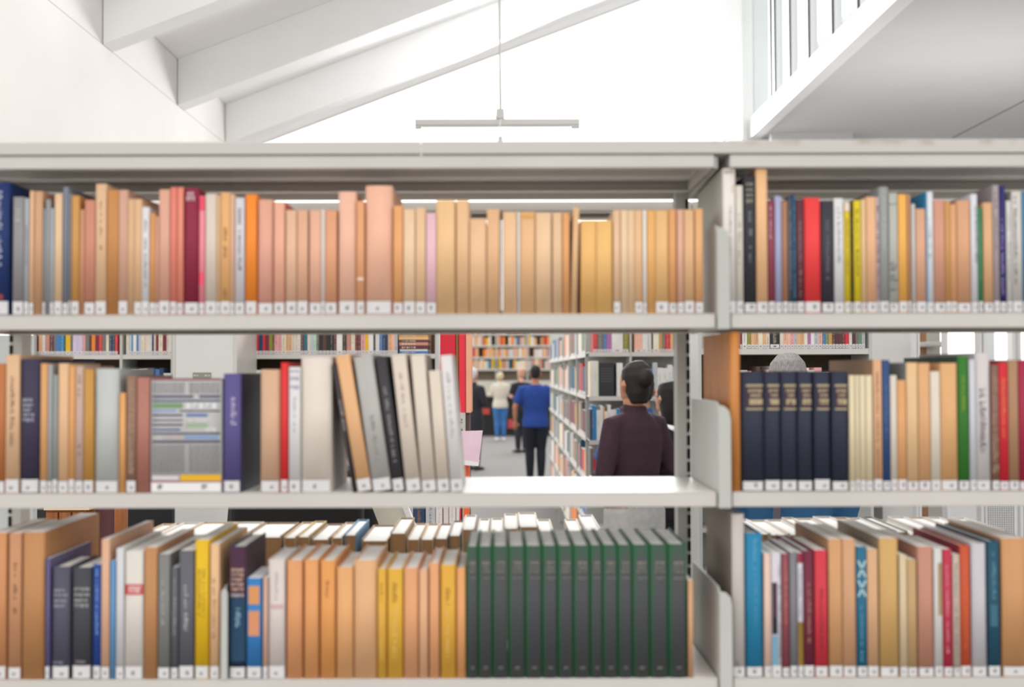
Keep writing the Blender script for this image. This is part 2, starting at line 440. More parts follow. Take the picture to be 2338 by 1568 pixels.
def book(x0, x1, yt, col, name, z0, Yf, labtext, group, sticker=1, hard=False, depth=None, marks=(), top=None, yb=None, cover2=None, rnd=random, wear=None, pages=None):
    base_y = CY  # solve base pixel
    pb0 = P(x0, ybase(z0, Yf), Yf); pb1 = P(x1, ybase(z0, Yf), Yf)
    w = pb1.x - pb0.x - 0.0006
    zt = P((x0 + x1) / 2, yt, Yf).z
    h = zt - z0
    th = 0.0
    if top is not None:
        pt = P(top, yt, Yf)
        th = math.atan((pt.x - pb0.x) / h)
        h = h / math.cos(th) - 0.0; w = w * math.cos(th)
        # allow for the lifted corner
    if depth is None: depth = min(0.235, max(0.13, h * 0.72)) + rnd.uniform(-0.01, 0.01)
    t = thing('book', labtext, 'book', (pb0.x + 0.0003, Yf, z0 + 0.0004), group)
    if th: t.rotation_euler = (0, th, 0)
    cm = mat(col, 0.62 if not hard else 0.7, 0.07, 9, (2.5, 2.5, 1), key='book_cover') if wear is None else wear
    bt = 0.0024 if hard else 0.0007
    ov = 0.003 if hard else 0.0004
    bul = min(0.004, w * 0.12) if hard else min(0.0018, w * 0.05)
    N = 6 if w > 0.008 else 3
    def surf(f): return -bul * (1 - (2 * f - 1) ** 2) + bul
    c = MB(); i = c.mi(cm)
    # outer + inner outline of the U-shaped cover
    outer = [(f * w, surf(f)) for f in [k / N for k in range(N + 1)]]
    th_ = bt
    inner = [(th_ + (w - 2 * th_) * k / N, surf(k / N) + th_ + 0.0004) for k in range(N + 1)]
    o0 = [(0, depth)] + outer + [(w, depth)]
    i0 = [(th_, depth)] + inner + [(w - th_, depth)]
    def ring(pts, z): return [c.bm.verts.new((x, y, z)) for x, y in pts]
    ob, ot, ib, it = ring(o0, 0), ring(o0, h), ring(i0, 0), ring(i0, h)
    n = len(o0)
    c2 = c.mi(mat(cover2, 0.6, key='book_cover')) if cover2 else i
    for k in range(n - 1):
        f1 = c.bm.faces.new([ob[k], ob[k + 1], ot[k + 1], ot[k]]); f1.material_index = c2 if k in (0, n - 2) else i
        if 0 < k < n - 2: f1.smooth = True
        for q in ([ib[k + 1], ib[k], it[k], it[k + 1]], [ot[k], ot[k + 1], it[k + 1], it[k]], [ob[k + 1], ob[k], ib[k], ib[k + 1]]):
            c.bm.faces.new(q).material_index = i
    c.bm.faces.new([ob[0], ot[0], it[0], ib[0]]).material_index = i
    c.bm.faces.new([ob[-1], ib[-1], it[-1], ot[-1]]).material_index = i
    def rect(mb, f0, f1, za, zb, m, off=0.0004):
        f0, f1 = max(0.01, f0), min(0.99, f1)
        za, zb = max(0.0005, za), min(h - 0.0003, zb)
        if zb <= za or f1 <= f0: return
        kk = max(1, int((f1 - f0) * N + .5)); mi_ = mb.mi(m)
        for q in range(kk):
            a = f0 + (f1 - f0) * q / kk; b_ = f0 + (f1 - f0) * (q + 1) / kk
            fc = mb.quad([(a * w, surf(a) - off, za), (b_ * w, surf(b_) - off, za), (b_ * w, surf(b_) - off, zb), (a * w, surf(a) - off, zb)], m)
    pcx = (x0 + x1) / 2
    for mk in marks:
        ty, hx, ya, yb_ = mk[:4]
        f0, f1 = (mk[4], mk[5]) if len(mk) > 4 else (0.32, 0.68)
        mm = mat(hx, 0.6, key='print')
        zb = P(pcx, ya, Yf).z - z0; za = P(pcx, yb_, Yf).z - z0
        if ty == 'r': rect(c, f0, f1, za, zb, mm)
        elif ty == 'v':
            for (a, b_, q, r_) in glyph_rects(za, zb, f0, f1, True, rnd): rect(c, a, b_, q, r_, mm, 0.0006)
        elif ty == 'g':
            for (a, b_, q, r_) in glyph_rects(za, zb, f0, f1, False, rnd): rect(c, a, b_, q, r_, mm, 0.0006)
        elif ty == 'x':
            zm = (za + zb) / 2; tt = 0.14
            for (ua, va, ub, vb) in ((f0, za, f1, zb), (f0, zb, f1, za)):
                e = (f1 - f0) * tt
                c.quad([((ua - e) * w, surf(.5) - .0006, va), ((ua + e) * w, surf(.5) - .0006, va), ((ub + e) * w, surf(.5) - .0006, vb), ((ub - e) * w, surf(.5) - .0006, vb)], mm)
        elif ty == 'L':   # block of text lines
            z = zb
            while z > za:
                a = f0
                while a < f1:
                    L = rnd.uniform(0.03, 0.09); rect(c, a, min(a + L, f1), z - 0.0011, z, mm, 0.0006); a += L + 0.012
                z -= 0.0029
    c.build('cover', t)
    pg = MB(); pg.box((bt + 0.0002, bul + bt + 0.0006, ov), (w - bt - 0.0002, depth - ov, h - ov), pages or PAGE)
    pg.build('pages', t)
    if sticker:
        s = MB(); f0, f1 = (0.03, 0.97) if w < 0.03 else (0.04, 0.94)
        ry = P(pcx, ybase(z0, Yf) - (26 + rnd.uniform(-2, 3)), Yf).z - z0
        rect(s, f0, f1, 0.0015, ry, STK, 0.0008)
        fm = 0.5 + rnd.uniform(-.08, .12); fw = min(0.16, 0.0035 / w)
        if sticker == 'A':
            for q in ((-.5, 0, 0, 1), (.5, 0, 0, 1)):
                xa, xb = (fm + q[0] * fw * 1.6) * w, fm * w
                s.quad([(xa - .0007, surf(.5) - .001, .007), (xa + .0007, surf(.5) - .001, .007), (xb + .0007, surf(.5) - .001, .0155), (xb - .0007, surf(.5) - .001, .0155)], INK)
            rect(s, fm - fw * .5, fm + fw * .5, .009, .0102, INK, 0.0011)
        else:
            for q in range(rnd.choice((2, 3))):
                rect(s, fm - fw + rnd.uniform(0, fw * .4), fm + fw - rnd.uniform(0, fw * .4), 0.0075 + q * 0.0026, 0.0090 + q * 0.0026, INK, 0.0011)
        s.build('spine_label', t)
    return t
def ybase(z, Y):
    # image row of height z at depth Y (ignoring roll)
    v = CAMROT.transposed() @ (Vector((0, Y, z)) - CAMP)
    return CY - v.y / -v.z * FPX
ORD = ['first', 'second', 'third', 'fourth', 'fifth', 'sixth', 'seventh', 'eighth', 'ninth', 'tenth', 'eleventh', 'twelfth', 'thirteenth', 'fourteenth', 'fifteenth',
       'sixteenth', 'seventeenth', 'eighteenth', 'nineteenth', 'twentieth', 'twenty-first', 'twenty-second', 'twenty-third', 'twenty-fourth', 'twenty-fifth']
USED = set()
def labels(names, where):
    """names: colour phrases left to right -> a unique sentence for each"""
    out = []; land = None; nl = 0
    for i, nme in enumerate(names):
        if names.count(nme) == 1:
            out.append('%s book on %s' % (nme, where)); land = (nme, i)
        elif land is None:
            nxt = next((j for j in range(i + 1, len(names)) if names.count(names[j]) == 1), None)
            if nxt is None: out.append('%s book, %s from the left, %s' % (nme, ORD[min(i, 24)], where))
            else: out.append('%s book, %s left of %s, %s' % (nme, ORD[nxt - i - 1], names[nxt], where))
        else:
            out.append('%s book, %s right of %s, %s' % (nme, ORD[min(i - land[1] - 1, 24)], land[0], where))
    for s in out:
        assert s not in USED, s
        USED.add(s)
        if len(s.split()) > 16: print('LONG', s)
    return out
def row(data, z0, Yf, where, group, **kw):
    labs = labels([d[4] for d in data], where)
    for d, l in zip(data, labs):
        opt = dict(d[5]) if len(d) > 5 else {}
        opt.update({k: v for k, v in kw.items() if k not in opt})
        book(d[0], d[1], d[2], d[3], d[4], z0, Yf, l, group, rnd=random.Random(int(d[0] * 7 + d[2])), **opt)
D = lambda **k: k
BK = '#33313a'
R1 = [
 (-24, 20, 417, '#0c2a63', 'navy', D(hard=True, depth=.24, marks=[('v', '#d5d8e6', 437, 610, .35, .62), ('r', '#8a3038', 672, 684, .3, .7)])),
 (28, 53, 450, '#8e8b8c', 'mid grey', D(marks=[('r', '#c9c6c4', 478, 480, .2, .7), ('r', '#c9c6c4', 486, 488, .2, .7), ('g', '#c9c6c4', 493, 497, .2, .7), ('g', '#c9c6c4', 500, 508, .2, .7)])),
 (54, 65, 453, '#a9abb0', 'pale blue-grey', D(marks=[('v', '#3c5060', 515, 605)])),
 (66, 76, 436, '#e0b48c', 'light tan'), (77, 96, 437, '#cc9c78', 'tan', D(sticker=0)),
 (97, 103, 477, '#8f9192', 'slim grey'), (103, 114, 456, '#949596', 'grey', D(sticker=0)), (114, 122, 476, '#a8acb2', 'silver-grey'),
 (123, 141, 443, '#e0bd97', 'cream tan'), (142, 155, 427, '#7a7f89', 'slate', D(hard=True, depth=.2)), (156, 161, 443, '#8b8d93', 'thin slate'),
 (162, 180, 447, '#cb9450', 'ochre'), (181, 192, 479, '#c98f69', 'tan', D(sticker=0)), (192, 216, 457, '#c9876f', 'rose'),
 (217, 242, 420, '#dcb48e', 'tall tan', D(depth=.2, marks=[('v', '#8b6a55', 460, 570, .4, .6)])), (243, 270, 434, '#c4874c', 'wide brown-ochre', D(sticker=0)),
 (270, 291, 434, '#cfa089', 'rose-beige', D(depth=.24)), (291, 306, 455, '#d9ae85', 'tan', D(sticker=0)), (306, 323, 455, '#ddb287', 'tan', D(depth=.24)),
 (323, 340, 473, '#dcdadb', 'white', D(marks=[('v', '#2d2d38', 503, 655, .35, .7)])), (341, 354, 487, '#d4945c', 'short ochre'), (354, 362, 494, '#cf9a80', 'short rose'),
 (362, 387, 433, '#dba48c', 'rose-beige'), (388, 403, 428, '#e2806f', 'salmon'), (404, 418, 428, '#e58a74', 'salmon'),
 (419, 453, 430, '#8c1f3c', 'maroon', D(hard=True, depth=.2, marks=[('g', '#e0c4cc', 439, 446, .2, .7), ('g', '#e0c4cc', 448, 459, .15, .75)])),
 (454, 467, 448, '#f08a96', 'hot pink', D(marks=[('r', '#f4526c', 449, 480, 0, 1), ('r', '#f4526c', 622, 650, .0, .8)])), (468, 494, 443, '#d8c9bb', 'beige'),
 (494, 503, 446, '#d8ae84', 'slim tan'), (503, 525, 440, '#e3ac70', 'orange-tan', D(marks=[('v', '#7a5030', 520, 600), ('v', '#7a5030', 660, 690)])), (525, 535, 444, '#dcb090', 'slim tan'),
 (536, 558, 452, '#d3ced3', 'off-white', D(marks=[('v', '#66606c', 470, 620)])), (560, 586, 444, '#f58a28', 'bright orange', D(depth=.17)),
 (588, 623, 456, '#e0a58f', 'salmon-beige', D(hard=True)), (625, 650, 461, '#e8ab90', 'peach', D(depth=.17, cover2='#c85048')), (652, 677, 480, '#e0b494', 'tan'),
 (678, 703, 480, '#dfab8b', 'peach'), (706, 733, 480, '#e3ae92', 'peach'), (733, 742, 478, '#ddd0c8', 'thin cream'),
 (742, 769, 480, '#df9f78', 'peach'), (772, 813, 438, '#ecb9a0', 'wide pink-beige', D(hard=True)), (814, 832, 459, '#e2a273', 'orange-tan', D(marks=[('r', '#f0dccb', 634, 640, .1, .9)])),
 (834, 896, 424, '#ecb69a', 'widest pink-beige', D(hard=True, depth=.2)), (898, 920, 470, '#e6a56c', 'orange-tan'), (921, 948, 478, '#e9c6a2', 'cream'),
 (949, 972, 475, '#e5bd94', 'tan'), (973, 996, 487, '#e6b9c2', 'pale pink'), (996, 1040, 457, '#e8bd8a', 'wide tan', D(sticker=0)),
 (1042, 1071, 457, '#e6b98c', 'tan', D(sticker=0)), (1072, 1111, 500, '#e6ba8f', 'short wide tan', D(sticker=0)), (1112, 1142, 478, '#e2b286', 'tan', D(sticker=0)), (1142.5, 1147.5, 481, '#5a4034', 'dark gap-shade filler', D(sticker=0)),  # last entry is an added dark strip, the shade of the gap as colour
 (1148, 1180, 484, '#e8bd92', 'tan', D(sticker=0)), (1181, 1188, 484, '#e8ddd2', 'thin white', D(sticker=0)), (1188, 1222, 484, '#e4b584', 'tan', D(sticker=0, marks=[('r', '#e8ae5c', 488, 498, .1, .9)])),
 (1223, 1260, 486, '#e8c29a', 'cream', D(sticker=0)), (1262, 1284, 486, '#e3bd96', 'cream', D(sticker=0)), (1285, 1301, 486, '#e2a368', 'orange-tan', D(sticker=0)),
 (1303, 1317, 474, '#e0b486', 'leaning tan', D(sticker=0, top=1309)), (1326, 1362, 503, '#e8b56e', 'short yellow-tan', D(sticker=0)), (1362, 1399, 503, '#e9b870', 'yellow-tan', D(sticker=0)),
 (1401, 1417, 480, '#e4bd96', 'cream', D()), (1418, 1434, 480, '#e8c8a4', 'cream', D(sticker=0)), (1434, 1450, 480, '#e6c29a', 'cream', D(sticker=0)),
 (1450, 1468, 480, '#e4b88c', 'tan', D()), (1469, 1477, 480, '#efe8e0', 'slim white-striped'), (1478, 1497, 480, '#e6ae68', 'yellow-tan', D(sticker=0)),
 (1497, 1527, 480, '#e4b578', 'tan'), (1528, 1545, 479, '#e0a067', 'orange-tan'), (1547, 1562, 479, '#ddab90', 'rose-tan'), (1563, 1586, 479, '#dfb183', 'tan'), (1588, 1606, 477, '#e3aa74', 'orange-tan')]
YK = YF + 0.004
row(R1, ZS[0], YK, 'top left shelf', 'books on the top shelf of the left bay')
R1R = [
 (1652, 1681, 385, '#e3ddd6', 'tall white', D(depth=.26, cover2='#c9cac0', marks=[('g', '#b8a8a0', 388, 396, .1, .9), ('v', '#e0a088', 400, 440, .7, .9), ('v', '#9a948c', 470, 600, .5, .7)])),
 (1682, 1698, 424, '#d9d2c6', 'cream', D(marks=[('v', '#77756a', 490, 605)])),
 (1700, 1728, 402, '#2e2f36', 'charcoal gold-banded', D(hard=True, depth=.2, marks=[('g', '#a09a88', 418, 424, .2, .8), ('g', '#a09a88', 431, 437, .2, .8), ('g', '#a09a88', 443, 449, .2, .8), ('g', '#a09a88', 455, 464, .2, .8), ('v', '#9a9aa0', 478, 540, .4, .65), ('v', '#9a9aa0', 556, 600, .4, .6)])),
 (1728, 1754, 385, '#e8b888', 'tall light orange', D(depth=.24, cover2='#d29a70')), (1755, 1770, 458, '#8a3a4b', 'plum', D(marks=[('v', '#e8c8d0', 472, 545, .2, .5)])),
 (1771, 1786, 448, '#a6a6c6', 'lavender'), (1787, 1800, 459, '#a9785a', 'brown'), (1801, 1810, 452, '#4a5160', 'dark slate', D(marks=[('v', '#a0a8b0', 480, 660)])),
 (1811, 1819, 444, '#1f4f6e', 'dark teal', D(marks=[('v', '#7aa0b8', 470, 680)])), (1820, 1837, 455, '#5f2832', 'dark maroon', D(marks=[('v', '#a08080', 505, 680)])),
 (1838, 1875, 452, '#ea3a3c', 'bright red'), (1877, 1905, 458, '#33313c', 'black', D(marks=[('v', '#85858f', 505, 640, .4, .6)])), (1906, 1928, 453, '#dcdadb', 'white', D(marks=[('v', '#8f8f9a', 475, 600)])),
 (1929, 1943, 462, '#d9be1e', 'slim yellow', D(marks=[('r', '#f0e0d8', 463, 482, .1, .9), ('v', '#7a6a20', 500, 630)])), (1944, 1950, 460, '#5a4c1c', 'thin black and yellow', D(marks=[('v', '#17140c', 470, 680, .1, .9)])),
 (1951, 1967, 458, '#dfc81e', 'yellow', D(marks=[('v', '#6a5c18', 478, 630)])), (1968, 1979, 456, '#e3bf8f', 'slim tan'), (1980, 2003, 450, '#e4b187', 'tan', D(depth=.24)),
 (2003, 2009, 450, '#c9b4b8', 'thin pink-patterned', D(marks=[('v', '#7a5a68', 470, 680, .1, .9)])), (2010, 2031, 427, '#9a9c9a', 'tall grey', D(hard=True, depth=.26, marks=[('v', '#c8cac8', 450, 570)])),
 (2032, 2052, 441, '#b4b5ad', 'light grey', D(marks=[('v', '#3a3a38', 600, 665, .1, .85), ('r', '#8f908a', 465, 467, 0, 1)])), (2053, 2073, 444, '#eeb054', 'yellow-orange'),
 (2074, 2081, 444, '#c08e68', 'slim brown'), (2083, 2092, 466, '#c9c3c0', 'slim light grey'), (2093, 2116, 477, '#d6a383', 'rose-tan'),
 (2117, 2133, 438, '#dcdde0', 'white-spined blue', D(cover2='#2a8fc0', depth=.2, marks=[('v', '#8f98a8', 500, 590), ('r', '#2a8fc0', 438, 700, 0, .14)])),
 (2134, 2160, 457, '#cf957c', 'rose'), (2160, 2172, 459, '#c99555', 'ochre'), (2172, 2186, 467, '#dca273', 'orange-tan'), (2187, 2218, 458, '#d6a07a', 'wide tan'),
 (2219, 2234, 443, '#d9d9df', 'cool white', D(depth=.24, marks=[('v', '#4a4a58', 465, 600, .6, .9)])), (2235, 2245, 475, '#3c8055', 'green', D(marks=[('v', '#7ab090', 510, 640)])),
 (2247, 2269, 463, '#d9a97c', 'tan'), (2270, 2284, 423, '#a79a9d', 'mauve-grey', D(depth=.26, marks=[('v', '#6a6066', 440, 570)])),
 (2285, 2299, 424, '#2b2266', 'indigo', D(hard=True, marks=[('v', '#b0a8d8', 500, 675, .2, .6)])), (2300, 2312, 459, '#cfcfcc', 'pale grey', D(marks=[('v', '#8a9098', 490, 640)])),
 (2313, 2336, 437, '#cdc9c3', 'warm grey', D(marks=[('v', '#4f4c48', 450, 650, .2, .5)])), (2337, 2352, 438, '#3f7fa8', 'blue')]
row(R1R, ZS[0], YK, 'top right shelf', 'books on the top shelf of the right bay')
R2 = [
 (-24, 10, 830, '#b8703c', 'brown-orange'), (11, 43, 810, '#d8b08a', 'tall tan', D(depth=.25, marks=[('v', '#5a4436', 860, 1020, .35, .65)])),
 (45, 89, 820, '#37304a', 'dark purple', D(hard=True, depth=.27, marks=[('g', '#a8a8b8', 910, 917, .08, .65), ('g', '#a8a8b8', 922, 929, .08, .7), ('g', '#a8a8b8', 933, 940, .08, .6), ('g', '#a8a8b8', 944, 951, .08, .75), ('g', '#a8a8b8', 955, 963, .08, .72)])),
 (91, 107, 830, '#d79e66', 'orange-tan'), (108, 118, 832, '#a0a3a4', 'silver'), (119, 131, 856, '#8f9390', 'grey'),
 (132, 155, 830, '#e0b58c', 'cream tan'), (156, 170, 836, '#db9f60', 'orange-tan'), (171, 189, 836, '#c3a597', 'mauve', D(marks=[('v', '#7a6460', 855, 905), ('v', '#7a6460', 1015, 1040)])),
 (190, 213, 843, '#c38f45', 'ochre'), (215, 270, 842, '#bcbfbd', 'wide light grey', D(hard=True, depth=.2, marks=[])), (272, 286, 897, '#e0a264', 'short orange-tan', D(sticker=0)),
 (288, 310, 858, '#8f6d5a', 'mottled brown', D(marks=[('v', '#c0a088', 870, 1080, .2, .8)], depth=.22)), (311, 341, 862, '#b07466', 'rose-brown', D(sticker=0, marks=[('v', '#c89a8c', 880, 980, .4, .6)], depth=.1)),
 (343, 506, 864, '#b9b7b6', 'very wide text-covered', D(hard=False, depth=.1, sticker=0, marks=[
   ('r', '#8a2348', 864, 868, 0, 1), ('L', '#6f6f72', 874, 898, .02, .48), ('L', '#6f6f72', 874, 898, .54, .98),
   ('r', '#33335c', 903, 908, .02, .6), ('r', '#33335c', 903, 908, .68, .98), ('r', '#3e4c74', 913, 917, .02, .98), ('r', '#7c9c74', 920, 932, .02, .45), ('g', '#e6e6e6', 921, 933, .5, .95),
   ('r', '#6f9bd0', 936, 940, .02, .36), ('r', '#33335c', 937, 940, .4, .98), ('r', '#4c74b0', 945, 951, .5, .8), ('r', '#33335c', 946, 950, .02, .45), ('r', '#33335c', 958, 961, .02, .45), ('g', '#d8d8d8', 955, 964, .48, .85),
   ('r', '#98b890', 967, 975, .5, .8), ('r', '#33335c', 968, 972, .02, .45), ('r', '#2c4c84', 979, 983, .02, .42), ('g', '#e6e6e6', 977, 986, .78, .92), ('r', '#33335c', 988, 992, .02, .98), ('g', '#c8b8b0', 995, 1003, .2, .46),
   ('r', '#6f9bd0', 996, 1002, .48, .95), ('r', '#3c3454', 1006, 1011, .02, .98), ('L', '#6a6a6c', 1016, 1080, .02, .48), ('L', '#6a6a6c', 1016, 1080, .54, .98),
   ('r', '#e8b414', 1084, 1098, .42, .99), ('r', '#d8d4d4', 1086, 1096, .02, .4), ('r', '#c06068', 1099, 1101, .0, 1), ('r', '#efecec', 1102, 1123, .0, 1), ('g', '#6a6460', 1106, 1118, .1, .17), ('g', '#6a6460', 1106, 1118, .72, .8)])),
 (509, 549, 853, '#585088', 'violet', D(hard=True, depth=.19, cover2='#0e1434', marks=[('v', '#e8dcf0', 908, 970, .45, .75)])),
 (594, 639, 844, '#d3ab8c', 'wide tan', D(hard=True)), (641, 657, 828, '#dd2c2c', 'red', D(depth=.2)), (659, 686, 838, '#dcd8d8', 'white grey-lettered', D(marks=[('g', '#b0a8c0', 845, 850, .1, .9), ('g', '#b0a8c0', 860, 868, .1, .9), ('g', '#b0a8c0', 880, 888, .1, .9), ('v', '#8a8a96', 900, 985, .4, .6)])),
 (687, 757, 815, '#ded2c6', 'thickest cream', D(hard=True, depth=.2)),
 (805, 816, 832, '#3a3032', 'black leaning', D(top=757, sticker=0, marks=[('v', '#d8d0c8', 905, 980, .3, .8)])),
 (817, 850, 814, '#e3b080', 'orange-tan leaning', D(top=766)), (852, 896, 816, '#b3b1ac', 'grey leaning', D(top=807, marks=[('v', '#8a8884', 950, 1060, .4, .6)])),
 (898, 924, 816, '#38363a', 'charcoal leaning', D(top=856, marks=[('v', '#b8b8b8', 875, 1060, .4, .65)], hard=True)),
 (928, 962, 812, '#d9cbbd', 'beige leaning', D(top=893, marks=[('v', '#a09488', 850, 980, .4, .6)])), (964, 997, 812, '#dccfc0', 'beige leaning', D(top=937)),
 (999, 1027, 847, '#dccdbd', 'short beige leaning', D(top=978)), (1029, 1057, 812, '#dddad8', 'white leaning', D(top=1004, hard=True, marks=[('v', '#b0acac', 850, 1000, .4, .7)]))]
row(R2, ZS[1], YK, 'middle left shelf', 'books on the middle shelf of the left bay')
NV = []
for a, b2 in ((1695, 1746), (1747, 1783), (1785, 1821), (1823, 1856), (1860, 1897), (1901, 1939)):
    NV.append((a, b2, 848, '#262b3f', 'gold-lettered navy', D(hard=True, marks=[('r', '#b8a884', 878, 883, .2, .98), ('r', '#452a3c', 884, 930, .2, .98), ('g', '#c0ae88', 889, 896, .3, .95), ('g', '#c0ae88', 900, 906, .4, .9), ('g', '#d0be94', 911, 924, .35, .98), ('r', '#b8a884', 932, 936, .2, .98)])))
R2R = [(1669, 1692, 758, '#b5763a', 'tall wood-brown', D(hard=True, depth=.27, sticker=0, wear=wood('#d28c46', '#b87234')))]
R2R += NV + [
 (1941, 1954, 857, '#e0d0ae', 'slim cream'), (1955, 1964, 857, '#e0d0ae', 'slim cream'), (1965, 1978, 857, '#e0d0ae', 'slim cream'), (1979, 1994, 857, '#e2d2b0', 'slim cream'),
 (1996, 2016, 821, '#d9a880', 'tan dark-lettered', D(depth=.27, cover2='#a5825f', marks=[('v', '#6a4a38', 850, 1090, .35, .6)])), (2017, 2034, 822, '#2b4877', 'blue', D(marks=[('v', '#5a80b0', 880, 1000)])),
 (2035, 2050, 857, '#d8cdbf', 'pale beige'), (2051, 2071, 868, '#dba069', 'short orange-tan'), (2072, 2098, 828, '#e0bb8c', 'yellow-tan', D(depth=.24, cover2='#9a9a98')),
 (2099, 2126, 829, '#dba676', 'tan'), (2127, 2149, 848, '#dcd2c0', 'off-white'), (2150, 2188, 829, '#dba872', 'wide tan', D(depth=.1)),
 (2190, 2215, 814, '#2f7422', 'green', D(hard=True, depth=.27, cover2='#123c16', marks=[('v', '#a8b428', 850, 940, .35, .6)])), (2216, 2230, 821, '#c9cbd0', 'silver'),
 (2231, 2264, 806, '#cfc8c8', 'light grey dark-lettered', D(hard=True, depth=.27, marks=[('v', '#3a3438', 888, 1038, .25, .7)])), (2266, 2283, 833, '#84604f', 'mottled brown', D(marks=[('v', '#b09080', 850, 1080, .1, .9)])),
 (2284, 2304, 828, '#cf1f30', 'red', D(marks=[('v', '#e89050', 865, 1000)])), (2305, 2328, 822, '#a9805f', 'brown'), (2329, 2352, 822, '#a01b3c', 'crimson')]
row(R2R, ZS[1], YK, 'middle right shelf', 'books on the middle shelf of the right bay')
R3 = [
 (-24, 13, 1217, '#c98a5a', 'orange-brown'), (18, 47, 1217, '#c08a62', 'tan-brown', D(marks=[('v', '#6a4430', 1285, 1400, .4, .65)])), (50, 100, 1215, '#b98352', 'widest light brown', D(sticker=0, depth=.27)),
 (103, 113, 1275, '#5c5580', 'thin purple', D(depth=.2)), (117, 158, 1294, '#4f4d5e', 'slate', D(hard=True, marks=[('g', '#9a9aa8', 1345, 1351, .1, .75), ('g', '#9a9aa8', 1356, 1362, .1, .9), ('g', '#9a9aa8', 1369, 1375, .1, .85), ('g', '#9a9aa8', 1380, 1387, .1, .8), ('g', '#8a8a98', 1510, 1516, .1, .7)])),
 (163, 208, 1296, '#3f3f45', 'charcoal', D(hard=True, marks=[('g', '#a8a8a8', 1342, 1349, .1, .9), ('g', '#a8a8a8', 1355, 1361, .1, .9), ('g', '#a8a8a8', 1368, 1374, .1, .8), ('g', '#a8a8a8', 1379, 1387, .1, .85), ('g', '#88888c', 1508, 1515, .2, .7)])),
 (212, 229, 1288, '#173f8c', 'royal blue', D(marks=[('v', '#8ab8e8', 1300, 1455)])), (230, 249, 1231, '#d6a98a', 'tall beige', D(depth=.25)), (251, 262, 1280, '#5f94c2', 'sky blue', D(sticker=0)),
 (264, 282, 1252, '#cfcdd0', 'white', D(depth=.22)), (284, 326, 1259, '#d8d1c8', 'white red-blocked', D(marks=[('r', '#cc3a3c', 1334, 1358, 0, 1), ('g', '#f0d0d0', 1338, 1354, .2, .9)], depth=.2)),
 (328, 358, 1250, '#b98354', 'brown', D(sticker=0, depth=.24)), (360, 387, 1265, '#7b7b78', 'grey', D(depth=.24, marks=[('v', '#c0c0bc', 1325, 1430, .3, .55)])),
 (390, 406, 1295, '#57585f', 'thin dark grey', D(marks=[('v', '#a8a8b0', 1320, 1450)])), (408, 442, 1257, '#5e5e66', 'grey white-lettered', D(depth=.22, marks=[('v', '#d0d0d8', 1335, 1440, .35, .6)])),
 (445, 476, 1233, '#e0b410', 'yellow', D(depth=.22, marks=[('v', '#7a6410', 1300, 1405, .2, .4), ('v', '#7a6410', 1300, 1410, .55, .75)])), (479, 500, 1242, '#e0b487', 'tan dark-lettered', D(depth=.22, marks=[('v', '#7a6050', 1320, 1460, .3, .6)])),
 (523, 560, 1248, '#1d2f4f', 'maroon and navy', D(hard=True, cover2='#3a1c30', marks=[('r', '#4a2640', 1248, 1364, 0, 1)] + [('g', '#c8a890', y, y + 7, .1, .9) for y in (1298, 1309, 1320, 1331, 1342)] + [('r', '#17405f', 1365, 1510, 0, 1), ('v', '#a8d0e8', 1388, 1435, .4, .7), ('g', '#c8c8c8', 1356, 1363, .1, .9)])),
 (563, 597, 1320, '#2f78b8', 'blue orange-panelled', D(marks=[('r', '#e09a5c', 1338, 1380, .1, .85), ('r', '#dd9468', 1395, 1452, .1, .85)])), (600, 611, 1318, '#c9a493', 'slim pinkish'),
 (612, 650, 1278, '#d5cbc6', 'wide pinkish-white', D(hard=True, marks=[('v', '#b8a0a4', 1305, 1370, .4, .6), ('r', '#d8b0b4', 1380, 1390, .1, .9)]))]
tn = [(654, 690, 1280, '#dc9a68'), (694, 727, 1278, '#df9c62'), (731, 765, 1280, '#e09a55'), (768, 806, 1296, '#dfa56e'), (808, 860, 1280, '#dcaa7c'), (862, 882, 1299, '#dca83c'), (884, 920, 1299, '#dcaa3a'),
      (922, 955, 1297, '#dd9f70'), (957, 977, 1302, '#e0ac84'), (980, 1003, 1286, '#e0a070'), (1006, 1041, 1290, '#dca63c'), (1043, 1063, 1297, '#e0a066')]
nm = ['orange', 'orange', 'orange dark-lettered', 'light orange', 'wide peach', 'slim mustard', 'wide mustard', 'peach', 'slim peach', 'raised peach', 'mustard', 'orange']
for (a, b2, yt, cc), n_ in zip(tn, nm):
    mk = []
    if 'mustard' in n_: mk = [('v', '#8a6a20', 1330, 1380, .35, .65), ('v', '#ecc878', 1395, 1500, .35, .6)]
    if 'dark-lettered' in n_: mk = [('v', '#9a6030', 1315, 1365, .35, .6)]
    R3.append((a, b2, yt, cc, n_, D(sticker=0, hard=True, marks=mk, depth=.19)))
# worn green cloth volumes: charcoal faded faces with green hinges and heads
GW = bpy.data.materials.new('worn_green_cloth'); GW.use_nodes = True
n = GW.node_tree; b = n.nodes['Principled BSDF']; b.inputs['Roughness'].default_value = 0.75
t = n.nodes.new('ShaderNodeTexCoord'); s = n.nodes.new('ShaderNodeSeparateXYZ'); n.links.new(t.outputs['Generated'], s.inputs[0])
ns = n.nodes.new('ShaderNodeTexNoise'); ns.inputs['Scale'].default_value = 14; n.links.new(t.outputs['Object'], ns.inputs[0])
def MTH(op, a, b_=None, v=None):
    q = n.nodes.new('ShaderNodeMath'); q.operation = op
    n.links.new(a, q.inputs[0])
    if b_ is not None: n.links.new(b_, q.inputs[1])
    elif v is not None: q.inputs[1].default_value = v
    return q.outputs[0]
cx = MTH('ABSOLUTE', MTH('SUBTRACT', s.outputs['X'], v=0.55))
top_ = MR(s.outputs['Z'], 0.87, 0.93, 0, 0.45)
edge = MTH('ADD', MR(cx, 0.22, 0.5, 0, 1), top_)
